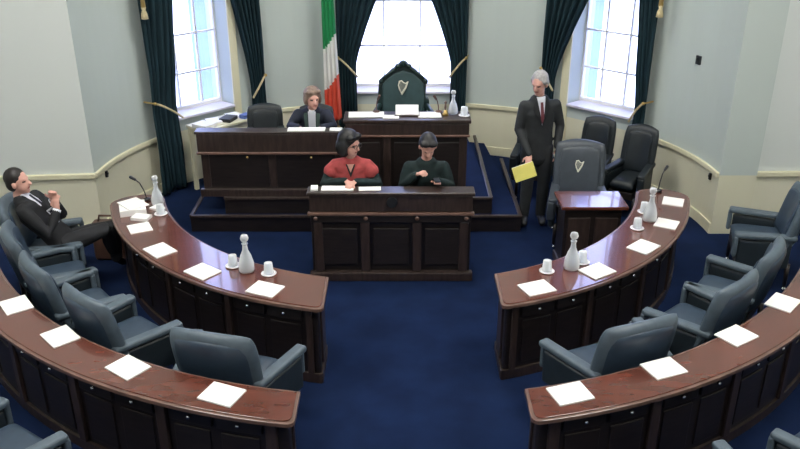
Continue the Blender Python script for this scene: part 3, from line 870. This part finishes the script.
# papers on the raised desk
GR = 'papers on the raised presiding desk'
paper('white papers at the left end of the raised desk, before the throne', -.38, 8.93, 1.321, 2, .40, .2, .01, group=GR)
paper('white papers left of the reading slope on the raised desk', -.10, 8.85, 1.321, -2, .18, .13, .01, group=GR)
paper('white papers right of the reading slope on the raised desk', .33, 8.92, 1.321, 2, .26, .2, .01, group=GR)
t = thing('reading_slope', 'white paper on a low reading slope directly before the throne', 'book rest', (.08, 8.955, 1.321))
bm = BM(); prism(bm, [(-.14, -.09), (.14, -.09), (.14, .09), (-.14, .09)], 0, .012)
bm2 = BM()
for v in bm.verts: v.co.z += 0.0
obj('base', bm, 'wood_mid', t)
bm = BM(); box(bm, (0, .01, .05), (.26, .17, .012), rx=radians(24)); obj('slope', bm, 'paper', t, 0.002)
bm2.free()

# papers before the woman
paper('open white papers on the presiding desk before the seated woman', -1.05, 8.83, 1.181, 1, .42, .13, .010)
paper('white papers at the right end of the lower presiding desk', -.72, 8.83, 1.181, 0, .14, .11, .010)
# clerks' papers
paper('white papers under the hands of the clerk in red', -.62, 7.565, .973, 0, .32, .12, .010)
paper('small blue-white booklet at the left corner of the clerks desk', -.85, 7.56, .973, 4, .07, .12, .02, name='booklet', cat='booklet')
paper('thin white sheet right of the clerk in red', -.30, 7.56, .973, 3, .22, .10, .006)

# side table with documents below the left window
t = thing('side_table', 'cream side table below the left window, loaded with papers and folders', 'table', (-2.30, 10.15, 0), radians(48))
bm = BM(); box(bm, (0, 0, .86), (.80, .40, .035)); obj('tabletop', bm, 'cream', t, 0.006)
for sx in (-1, 1):
    for sy in (-1, 1):
        bm = BM(); box(bm, (sx * .36, sy * .16, .42), (.05, .05, .845)); obj('leg', bm, 'cream', t, 0.004)
bm = BM(); box(bm, (0, 0, .80), (.72, .34, .08)); obj('apron', bm, 'cream', t)
spec = [(-.30, -.06, .24, .30, .05, 'paper', 10, 'tall stack of white papers at the left end of the window table'),
        (-.10, .02, .22, .28, .03, 'paper', -20, 'white papers stacked just right of the tall stack, window table'),
        (.08, -.05, .26, .20, .045, 'black', 25, 'black folder in the middle of the window table'),
        (.24, .06, .2, .26, .02, 'paper', -8, 'white papers toward the right end of the window table'),
        (.30, -.12, .16, .12, .05, 'paper_blue', 12, 'blue folder at the right front corner of the window table')]
for a, b_, w_, d_, h_, mm, r_, lb in spec:
    q = Matrix.Rotation(radians(48), 4, 'Z') @ V((a, b_, 0))
    paper(lb, -2.30 + q.x, 10.15 + q.y, .878, 48 + r_, w_ * .8, d_ * .8, h_, mm, 'document_stack', cat='papers', group='papers on the window table')

# wall thermostat and sockets
def wallbox(name, label, cat, f, z, w, h, mm='black'):
    p = apse(f, -.022); q = V(apse(f + .5, -.02)) - V(apse(f - .5, -.02))
    t = thing(name, label, cat, (p[0], p[1], z), atan2(q.y, q.x))
    bm = BM(); box(bm, (0, 0.009, 0), (w, .026, h)); obj('plate', bm, mm, t, 0.004)
    bm = BM(); box(bm, (0, -.008, h * .12), (w * .5, .012, h * .35)); obj('switch', bm, 'dark_metal', t, 0.002)
wallbox('wall_control', 'small dark control box on the pale wall right of the right window', 'wall control', 74.5, 1.84, .075, .10, 'dark_metal')
wallbox('wall_socket', 'dark wall socket below the chair rail, near the left corner', 'socket', -84.5, .63, .035, .075)
wallbox('wall_socket', 'dark wall socket below the chair rail, near the right corner', 'socket', 86, .63, .035, .075)

# brown bag beside the reclining man
t = thing('brown_bag', 'brown leather bag on the floor behind the reclining man', 'bag', (-3.12, 7.98, 0))
bm = BM(); box(bm, (0, 0, .22), (.34, .16, .44)); obj('body', bm, 'brown_leather', t, 0.04, seg=3)
bm = BM(); tube(bm, [(-.1, 0, .42), (-.08, 0, .5), (.08, 0, .5), (.1, 0, .42)], .012, seg=8); obj('handle', bm, 'brown_leather', t, smooth=True)

# ------------------------------------------------------------------ people
def frame(fwd, up=(0, 0, 1)):
    f = V(fwd).normalized(); u = V(up); s = f.cross(u).normalized(); u = s.cross(f).normalized()
    return Matrix((s, f, u)).transposed()    # columns: right side, forward, up

def hand(bm, w, d, n, size=1.0, curl=0.5, thumb=1):
    """wrist point w, pointing d, palm facing n; thumb on +/- side"""
    w, d, n = V(w), V(d).normalized(), V(n).normalized()
    n = (n - d * n.dot(d)).normalized(); s = d.cross(n) * thumb
    k = size
    tube(bm, [w - d * .03 * k, w + d * .03 * k, w + d * .085 * k], [.026 * k, .036 * k, .040 * k], side=s, squash=.42, seg=12)
    for i, (off, L) in enumerate(((.030, .070), (.011, .080), (-.010, .074), (-.029, .056))):
        b = w + d * .088 * k + s * off * k
        m1 = b + (d + n * curl * .6).normalized() * L * .5 * k
        e = m1 + (d * (1 - curl) + n * curl * 1.2).normalized() * L * .5 * k
        tube(bm, [b - d * .03 * k, b, m1, e], [.010 * k, .010 * k, .0095 * k, .008 * k], seg=8)
    b = w + d * .025 * k + s * .030 * k
    m1 = b + (d * .6 + s * .7 + n * .2).normalized() * .04 * k
    tube(bm, [b - s * .01, m1, m1 + (d * .9 + s * .1 + n * .4).normalized() * .032 * k], [.013 * k, .012 * k, .0095 * k], seg=8)

def drape(name, parent, target, origin, fr, poly, m, off=.006, th=.004, n=26):
    """lay a thin patch on the front of a garment: poly in (side, up) metres about origin, projected along the wearer's facing direction"""
    dg = bpy.context.evaluated_depsgraph_get()
    from mathutils.bvhtree import BVHTree
    b2 = BM(); b2.from_mesh(target.data); tree = BVHTree.FromBMesh(b2)
    S, F, U = fr.col[0], fr.col[1], fr.col[2]
    o = V(origin) - parent.location
    zs = [p[1] for p in poly]; z0, z1 = min(zs), max(zs)
    def span(z):
        xs = []
        for i in range(len(poly)):
            (x0, a), (x1, b) = poly[i], poly[(i + 1) % len(poly)]
            if (a - z) * (b - z) <= 0 and abs(a - b) > 1e-9: xs.append(x0 + (x1 - x0) * (z - a) / (b - a))
        return (min(xs), max(xs)) if xs else None
    bm = BM(); g = []
    for j in range(n + 1):
        z = z0 + (z1 - z0) * (.002 + .996 * j / n); sp = span(z)
        row = []
        for i in range(9):
            x = sp[0] + (sp[1] - sp[0]) * i / 8
            st = o + S * x + U * z + F * .5
            h = tree.ray_cast(st, -F)
            p = (h[0] + F * off) if h[0] is not None else None
            row.append(p)
        g.append(row)
    vs = [[bm.verts.new(p) if p is not None else None for p in row] for row in g]
    for j in range(n):
        for i in range(8):
            q = (vs[j][i], vs[j][i + 1], vs[j + 1][i + 1], vs[j + 1][i])
            if all(q) and max((q[0].co - q[2].co).length, (q[1].co - q[3].co).length) < .12: bm.faces.new(q)
    loose = [v for v in bm.verts if not v.link_faces]
    bmesh.ops.delete(bm, geom=loose, context='VERTS')
    ob = obj(name, bm, m, parent, smooth=True)
    sd = ob.modifiers.new('thick', 'SOLIDIFY'); sd.thickness = th; sd.offset = 0
    b2.free()
    return ob

def person(label, base, J, look, hair, hands, clothes, skirtlegs=True):
    """J: joints in world metres; look: head facing vector; builds one continuous body, hair and clothes"""
    t = thing('person', label, 'person', base)
    J = {k: V(v) for k, v in J.items()}
    side = (J['shR'] - J['shL']).normalized()
    hf = frame(look, J.get('headup', (0, 0, 1)))
    H = J['head']; HS = 1.09
    hf_ = hf; hf = hf_ * HS   # head axes scaled to the head's size
    # ---- body
    bm = BM()
    tube(bm, [J['pelvis'], J['waist'], J['chest'], J['neck'] - (J['neck'] - J['chest']) * .25], [.15, .135, .155, .10], side=side, squash=[.7, .68, .66, .7], seg=18)
    tube(bm, [J['neck'] - (J['neck'] - J['chest']) * .3, J['neck'], H - hf.col[2] * .05 - hf.col[1] * .01], [.065, .052, .052], seg=14)
    for s in 'LR':
        tube(bm, [J['chest'] + (J['sh' + s] - J['chest']) * .4, J['sh' + s]], [.085, .058], seg=12)
        tube(bm, [J['sh' + s], (J['sh' + s] + J['el' + s]) / 2, J['el' + s], (J['el' + s] * .6 + J['wr' + s] * .4), J['wr' + s]], [.054, .046, .038, .037, .025], seg=12)
        tube(bm, [J['pelvis'] + (J['hip' + s] - J['pelvis']) * .6, J['hip' + s], (J['hip' + s] + J['kn' + s]) / 2, J['kn' + s], (J['kn' + s] * .65 + J['an' + s] * .35), J['an' + s]],
             [.09, .085, .075, .055, .052, .034], seg=12)
        ft = J.get('toe' + s)
        tube(bm, [J['an' + s], ft], [.034, .03], seg=10)
    for h in hands: hand(bm, *h)
    ellipsoid(bm, H + hf.col[2] * .022 - hf.col[1] * .012, (.074, .092, .092), hf)
    ellipsoid(bm, H - hf.col[2] * .038 + hf.col[1] * .018, (.056, .066, .072), hf)
    ellipsoid(bm, H - hf.col[2] * .088 + hf.col[1] * .052, (.026, .024, .022), hf)
    tube(bm, [H + hf.col[2] * .012 + hf.col[1] * .076, H - hf.col[2] * .028 + hf.col[1] * .098], [.010, .016], seg=8)
    tube(bm, [H + hf.col[0] * -.03 + hf.col[2] * .022 + hf.col[1] * .072, H + hf.col[0] * .03 + hf.col[2] * .022 + hf.col[1] * .072], .012, seg=8)
    for s in (-1, 1):
        ellipsoid(bm, H + hf.col[0] * s * .076 - hf.col[2] * .012 - hf.col[1] * .008, (.010, .018, .030), hf)
    body = blob('body', bm, 'skin', t, voxel=.0075, smooth=3)
    me = body.data
    for mm in ('skin', 'lips', 'eye'):
        if len(me.materials) < 3: pass
    me.materials.clear()
    for mm in ('skin', 'lips', 'eye'): me.materials.append(M[mm])
    Hl = H - t.location
    lips = Hl - hf.col[2] * .058 + hf.col[1] * .082
    eyes = [Hl + hf.col[0] * s * .030 + hf.col[2] * .002 + hf.col[1] * .074 for s in (-1, 1)]
    for p in me.polygons:
        c = p.center
        d = c - lips
        if abs(d.dot(hf.col[2])) < .008 and abs(d.dot(hf.col[0])) < .024 and abs(d.dot(hf.col[1])) < .03: p.material_index = 1
        for e in eyes:
            d = c - e
            if abs(d.dot(hf.col[2])) < .008 and abs(d.dot(hf.col[0])) < .014 and abs(d.dot(hf.col[1])) < .03: p.material_index = 2
    # ---- hair
    style, hm = hair
    bm = BM()
    ellipsoid(bm, H + hf.col[2] * .040 - hf.col[1] * .026, (.084, .094, .092), hf)
    if style == 'short':
        ellipsoid(bm, H - hf.col[2] * .01 - hf.col[1] * .050, (.078, .062, .075), hf)
    if style == 'thin':
        ellipsoid(bm, H - hf.col[2] * .01 - hf.col[1] * .050, (.084, .060, .075), hf)
        for s in (-1, 1): ellipsoid(bm, H + hf.col[0] * s * .074 + hf.col[2] * .03 - hf.col[1] * .01, (.014, .045, .04), hf)
    if style == 'bob':
        ellipsoid(bm, H - hf.col[2] * .03 - hf.col[1] * .045, (.094, .075, .105), hf)
        for s in (-1, 1):
            ellipsoid(bm, H + hf.col[0] * s * .078 - hf.col[2] * .035 - hf.col[1] * .012, (.022, .045, .085), hf)
            ellipsoid(bm, H + hf.col[0] * s * .045 + hf.col[2] * .078 + hf.col[1] * .045, (.045, .035, .028), hf)
    if style == 'soft':
        ellipsoid(bm, H + hf.col[2] * .045 - hf.col[1] * .025, (.094, .100, .090), hf)
        ellipsoid(bm, H - hf.col[2] * .01 - hf.col[1] * .045, (.096, .070, .090), hf)
        for s in (-1, 1):
            ellipsoid(bm, H + hf.col[0] * s * .080 - hf.col[2] * .005 - hf.col[1] * .01, (.020, .042, .060), hf)
            ellipsoid(bm, H + hf.col[0] * s * .04 + hf.col[2] * .082 + hf.col[1] * .045, (.045, .032, .026), hf)
    if style == 'full':
        ellipsoid(bm, H + hf.col[2] * .045 - hf.col[1] * .03, (.098, .105, .095), hf)
        ellipsoid(bm, H - hf.col[2] * .03 - hf.col[1] * .055, (.108, .085, .115), hf)
        for s in (-1, 1):
            ellipsoid(bm, H + hf.col[0] * s * .086 - hf.col[2] * .03 - hf.col[1] * .015, (.026, .052, .085), hf)
            ellipsoid(bm, H + hf.col[0] * s * .045 + hf.col[2] * .08 + hf.col[1] * .04, (.048, .038, .030), hf)
    if style == 'tied':
        ellipsoid(bm, H - hf.col[2] * .01 - hf.col[1] * .055, (.082, .065, .08), hf)
        for s in (-1, 1): ellipsoid(bm, H + hf.col[0] * s * .035 + hf.col[2] * .085 + hf.col[1] * .035, (.048, .042, .028), hf)
        ellipsoid(bm, H - hf.col[2] * .03 - hf.col[1] * .115, (.032, .03, .035), hf)
    blob('hair', bm, hm, t, voxel=.009, smooth=2)
    # ---- clothes
    top, bot = clothes['top'], clothes['bottom']
    bm = BM()
    g = clothes.get('puff', 1.0)
    tube(bm, [J['pelvis'] - (J['waist'] - J['pelvis']) * clothes.get('skirt', .25), J['pelvis'], J['waist'], J['chest'], J['neck'] - (J['neck'] - J['chest']) * .30],
         [.19 * g, .178 * g, .165 * g, .185 * g, .115], side=side, squash=[.72, .70, .68, .68, .72], seg=18)
    for s in 'LR':
        tube(bm, [J['chest'] + (J['sh' + s] - J['chest']) * .35 + V((0, 0, .02)), J['sh' + s]], [.10, .062], seg=12)
        el, wr = J['el' + s], J['wr' + s]
        tube(bm, [J['sh' + s], (J['sh' + s] + el) / 2, el, el * .5 + wr * .5, wr - (wr - el).normalized() * .02], [.064, .060, .054, .048, .042], seg=12)
    tp = blob(clothes.get('topname', 'jacket'), bm, top, t, voxel=.011, smooth=4)
    bm = BM()
    tube(bm, [J['pelvis'] + (J['waist'] - J['pelvis']) * .2, J['pelvis'] - V((0, 0, .03))], [.165, .165], side=side, squash=.72, seg=16)
    for s in 'LR':
        tube(bm, [J['pelvis'] + (J['hip' + s] - J['pelvis']) * .6, J['hip' + s], (J['hip' + s] + J['kn' + s]) / 2, J['kn' + s], (J['kn' + s] * .5 + J['an' + s] * .5), J['an' + s] * .97 + J['kn' + s] * .03],
             [.10, .10, .09, .074, .068, .06], seg=12)
    blob('trousers', bm, bot, t, voxel=.012, smooth=4)
    for s in 'LR':
        bm = BM(); a, b = J['an' + s], J['toe' + s]
        d = (b - a).normalized()
        tube(bm, [a - d * .02 - V((0, 0, .0)), a * .45 + b * .55, b], [.046, .044, .040], side=d.cross(V((0, 0, 1))), squash=.85, seg=12)
        obj('shoe', bm, 'black', t, smooth=True, world=True)
    return t, tp, hf

def torso_frame(J):
    up = (V(J['neck']) - V(J['waist'])).normalized(); s = (V(J['shR']) - V(J['shL'])).normalized()
    f = up.cross(s).normalized(); s = f.cross(up).normalized()
    return Matrix((s, f, up)).transposed()

# standing man with folder: faces the camera, a little to the left, looking down
bx, by = 1.57, 8.93
J = dict(pelvis=(bx, by, .98), waist=(bx, by - .01, 1.14), chest=(bx - .01, by - .01, 1.36), neck=(bx - .02, by - .03, 1.56), head=(bx - .035, by - .06, 1.70),
         shL=(bx + .18, by + .02, 1.44), shR=(bx - .18, by - .04, 1.44), elL=(bx + .25, by + .03, 1.19), wrL=(bx + .21, by - .10, .97),
         elR=(bx - .23, by - .05, 1.17), wrR=(bx - .12, by - .24, .93),
         hipL=(bx + .09, by, .95), hipR=(bx - .09, by, .95), knL=(bx + .10, by - .02, .52), knR=(bx - .09, by - .04, .52),
         anL=(bx + .10, by + .02, .09), anR=(bx - .10, by + .0, .09), toeL=(bx + .10, by - .14, .05), toeR=(bx - .12, by - .16, .05))
t, tp, hf = person('standing man with grey hair in a charcoal suit holding a yellow folder', (bx, by, 0), J, (-.55, -.80, -.30), ('thin', 'hair_grey'),
    [((J['wrR']), (-.15, -.45, -.9), (.2, .9, -.45), 1.0, .55, -1), ((J['wrL']), (-.05, -.25, -1), (-1, 0, 0), 1.0, .4, 1)],
    dict(top='suit_grey', bottom='suit_grey', skirt=.9, topname='jacket'))
fr = torso_frame(J)
o_ = V(J['chest'])
sh = drape('shirt_front', t, tp, o_, fr, [(-.05, .20), (.05, .20), (0, -.12)], 'shirt')
drape('necktie', t, tp, o_, fr, [(-.014, .145), (.014, .145), (.020, -.03), (0, -.10), (-.020, -.03)], 'tie_red', off=.012)
for s in (-1, 1):
    drape('lapel', t, tp, o_, fr, [(s * .055, .16), (s * .085, .13), (s * .095, .06), (s * .01, -.12), (s * .004, -.09)], 'suit_black', off=.008)
f = thing('yellow_folder', 'yellow folder held in the hand of the standing man', 'folder', (1.39, 8.60, .76))
f.rotation_euler = (radians(-14), radians(-17), radians(8))
bm = BM(); box(bm, (0, 0, 0), (.25, .012, .17)); obj('cover', bm, 'yellow', f, 0.003)
bm = BM(); box(bm, (.0, -.0, .003), (.235, .006, .172)); obj('sheets', bm, 'paper', f)

# reclining man, left
bx, by = -3.50, 7.10
J = dict(pelvis=(-3.33, 7.12, .55), waist=(-3.44, 7.10, .70), chest=(-3.57, 7.08, .88), neck=(-3.66, 7.07, 1.06), head=(-3.63, 7.06, 1.20),
         shL=(-3.60, 7.27, .97), shR=(-3.56, 6.89, .97), elL=(-3.36, 7.26, .78), wrL=(-3.36, 7.10, 1.00), elR=(-3.36, 6.89, .73), wrR=(-3.30, 7.02, .93),
         hipL=(-3.28, 7.21, .54), hipR=(-3.28, 7.03, .56), knL=(-2.93, 7.22, .50), knR=(-2.93, 7.16, .66), anL=(-2.93, 7.26, .09), anR=(-2.96, 7.36, .34),
         toeL=(-2.93+.02, 7.38, .05), toeR=(-2.97, 7.50, .30))
J['knL'] = (-2.92, 7.34, .62); J['anL'] = (-2.96, 7.42, .22); J['toeL'] = (-2.94, 7.52, .12)
J = {k: (v[0] + .05, v[1] + .12, v[2]) for k, v in J.items()}
t, tp, hf = person('man in a dark suit reclining in the left chair with hands clasped', (bx, by, 0), J, (1, -.06, .12), ('short', 'hair_brown'),
    [((J['wrR']), (-.1, .25, 1), (.2, 1, 0), 1.0, .8, 1), ((J['wrL']), (.25, -.25, .8), (.2, -1, 0), 1.0, .8, -1)],
    dict(top='suit_black', bottom='suit_black', skirt=.1))
fr = torso_frame(J); o_ = V(J['chest'])
drape('shirt_front', t, tp, o_, fr, [(-.055, .20), (.055, .20), (.01, -.22), (-.01, -.22)], 'shirt')
drape('necktie', t, tp, o_, fr, [(-.014, .15), (.014, .15), (.020, -.05), (0, -.16), (-.020, -.05)], 'navy', off=.012)
bm = BM()
for s in 'LR':
    a, b = V(J['el' + s]), V(J['wr' + s]); d = (b - a).normalized()
    tube(bm, [b - d * .03, b + d * .005], [.040, .038], seg=12, rounded=False)
obj('shirt_cuff', bm, 'shirt', t, smooth=True, world=True)

# woman at the presiding desk
x, y = -1.03, 9.50
def seated(x, y, zb, hx=0, hy=-.04, dz=0.0, lean=0.0):
    return dict(pelvis=(x, y + .05, zb + .55), waist=(x, y + .03 - lean * .3, zb + .70), chest=(x, y - lean * .7, zb + .90), neck=(x, y - .01 - lean, zb + 1.08),
                head=(x + hx, y + hy - lean * 1.1, zb + 1.215 + dz), shL=(x + .175, y - lean, zb + .99), shR=(x - .175, y - lean, zb + .99),
                elL=(x + .25, y - .12 - lean, zb + .76), elR=(x - .25, y - .12 - lean, zb + .76), wrL=(x + .12, y - .33 - lean, zb + .78), wrR=(x - .12, y - .33 - lean, zb + .78),
                hipL=(x + .09, y + .02, zb + .53), hipR=(x - .09, y + .02, zb + .53), knL=(x + .10, y - .38, zb + .52), knR=(x - .10, y - .38, zb + .52),
                anL=(x + .10, y - .32, zb + .09), anR=(x - .10, y - .32, zb + .09), toeL=(x + .10, y - .45, zb + .05), toeR=(x - .10, y - .45, zb + .05))
J = seated(x, y, .4, hx=.02)
y = 9.42
J.update(pelvis=(x, 9.50, .87), waist=(x, 9.46, .98), chest=(x, 9.36, 1.13), neck=(x + .005, 9.29, 1.295), head=(x + .02, 9.24, 1.425),
         shL=(x + .165, 9.31, 1.22), shR=(x - .165, 9.31, 1.22), elL=(x + .25, 9.22, 1.10), elR=(x - .25, 9.22, 1.10),
         wrL=(x + .12, 9.02, 1.14), wrR=(x - .12, 9.02, 1.14), hipL=(x + .09, 9.44, .86), hipR=(x - .09, 9.44, .86),
         knL=(x + .10, 9.12, .88), knR=(x - .10, 9.12, .88), anL=(x + .10, 9.14, .49), anR=(x - .10, 9.14, .49), toeL=(x + .1, 9.02, .45), toeR=(x - .1, 9.02, .45))
t, tp, hf = person('woman with ash-blonde hair in a dark jacket and white blouse at the presiding desk', (x, y, .4), J, (.35, -.93, -.02), ('soft', 'hair_ash'),
    [((J['wrL']), (-.3, -1, -.1), (0, 0, -1), .95, .3, -1), ((J['wrR']), (.3, -1, -.1), (0, 0, -1), .95, .3, 1)],
    dict(top='navy', bottom='suit_black', skirt=.1))
fr = torso_frame(J); o_ = V(J['chest'])
drape('blouse_front', t, tp, o_, fr, [(-.045, .20), (.045, .20), (.035, -.22), (-.035, -.22)], 'shirt')
for s in (-1, 1):
    drape('lapel', t, tp, o_, fr, [(s * .055, .17), (s * .095, .15), (s * .085, -.05), (s * .06, -.22), (s * .035, -.22)], 'trim_green', off=.008)

# clerk in red
x, y = -.50, 7.98
J = seated(x, y, .10, hx=.0, lean=.08, dz=.03)
J['wrL'] = (x + .05, 7.66, 1.01); J['wrR'] = (x - .04, 7.68, 1.01); J['elL'] = (x + .28, 7.84, .92); J['elR'] = (x - .28, 7.84, .92)
for s, q in (('L', 1), ('R', -1)):
    J['hip' + s] = (x + q * .09, 8.08, .57); J['kn' + s] = (x + q * .10, 7.74, .55); J['an' + s] = (x + q * .10, 7.80, .10); J['toe' + s] = (x + q * .10, 7.70, .05)
J['pelvis'] = (x, 8.10, .58)
t, tp, hf = person('woman clerk with dark hair and glasses in a red top over black sleeves', (x, y, 0), J, (.80, -.60, -.10), ('full', 'hair_black'),
    [((J['wrL']), (-.55, -.8, -.05), (0, 0, -1), .95, .5, -1), ((J['wrR']), (.45, -.8, .0), (0, 0, -1), .95, .5, 1)],
    dict(top='dark_knit', bottom='suit_black', topname='sweater', skirt=.1))
Jv = {k: V(v) for k, v in J.items()}
bm = BM(); sd_ = (Jv['shR'] - Jv['shL']).normalized()
tube(bm, [Jv['waist'] - V((0, 0, .06)), Jv['waist'], Jv['chest'], Jv['neck'] - (Jv['neck'] - Jv['chest']) * .32], [.165, .175, .20, .12], side=sd_, squash=[.75, .74, .72, .8], seg=18)
for s in 'LR':
    tube(bm, [Jv['chest'] * .6 + Jv['sh' + s] * .4 + V((0, 0, .03)), Jv['sh' + s] + V((0, 0, .0)), Jv['sh' + s] * .72 + Jv['el' + s] * .28 + V((.0, 0, 0))], [.115, .074, .082], seg=12)
red = blob('red_top', bm, 'red_knit', t, voxel=.011, smooth=4)
fr = torso_frame(J)
drape('neckline', t, red, V(J['chest']), fr, [(-.05, .165), (.05, .165), (0, .04)], 'suit_black')
drape('throat', t, red, V(J['chest']), fr, [(-.035, .17), (.035, .17), (0, .09)], 'skin', off=.012)
bm = BM()
for s in (-1, 1):
    c = Jv['head'] + hf.col[0] * s * .032 + hf.col[2] * .004 + hf.col[1] * .094
    tube(bm, [c + hf.col[0] * .024 * cos(k * pi / 6) + hf.col[2] * .017 * sin(k * pi / 6) for k in range(13)], .003, seg=6)
    tube(bm, [c + hf.col[0] * s * .024, Jv['head'] + hf.col[0] * s * .078 + hf.col[2] * .004], .003, seg=6)
tube(bm, [Jv['head'] + hf.col[0] * q + hf.col[2] * .006 + hf.col[1] * .096 for q in (-.01, .01)], .003, seg=6)
obj('glasses', bm, 'black', t, world=True)

# clerk in dark green
x, y = .27, 7.98
J = seated(x, y, .10, hx=.01, lean=.10, dz=.0)
J['head'] = (x + .01, y - .17, 1.33)
J['wrL'] = (x + .11, 7.68, 1.01); J['wrR'] = (x - .02, 7.70, 1.04); J['elL'] = (x + .25, 7.84, .90); J['elR'] = (x - .25, 7.84, .90)
J['wrR'] = (x - .10, 7.76, 1.05)
for s, q in (('L', 1), ('R', -1)):
    J['hip' + s] = (x + q * .09, 8.08, .57); J['kn' + s] = (x + q * .10, 7.74, .55); J['an' + s] = (x + q * .10, 7.80, .10); J['toe' + s] = (x + q * .10, 7.70, .05)
J['pelvis'] = (x, 8.10, .58)
t, tp, hf = person('clerk with dark hair in a dark green top, head bowed over a phone', (x, y, 0), J, (.10, -.84, -.55), ('tied', 'hair_black'),
    [((J['wrL']), (-.1, -1, .05), (0, -.1, 1), .95, .35, 1), ((J['wrR']), (.35, -.5, .35), (0.3, .2, -1), .95, .8, 1)],
    dict(top='dark_knit', bottom='suit_black', topname='sweater', skirt=.1, puff=1.03))
f = thing('mobile_phone', 'small black mobile phone in the hand of the bowed clerk', 'phone', (.365, 7.60, 1.052), radians(8))
bm = BM(); box(bm, (0, 0, 0), (.06, .12, .009)); obj('case', bm, 'black', f, 0.003)
bm = BM(); box(bm, (0, 0, .005), (.052, .10, .002)); obj('screen', bm, 'dark_metal', f)
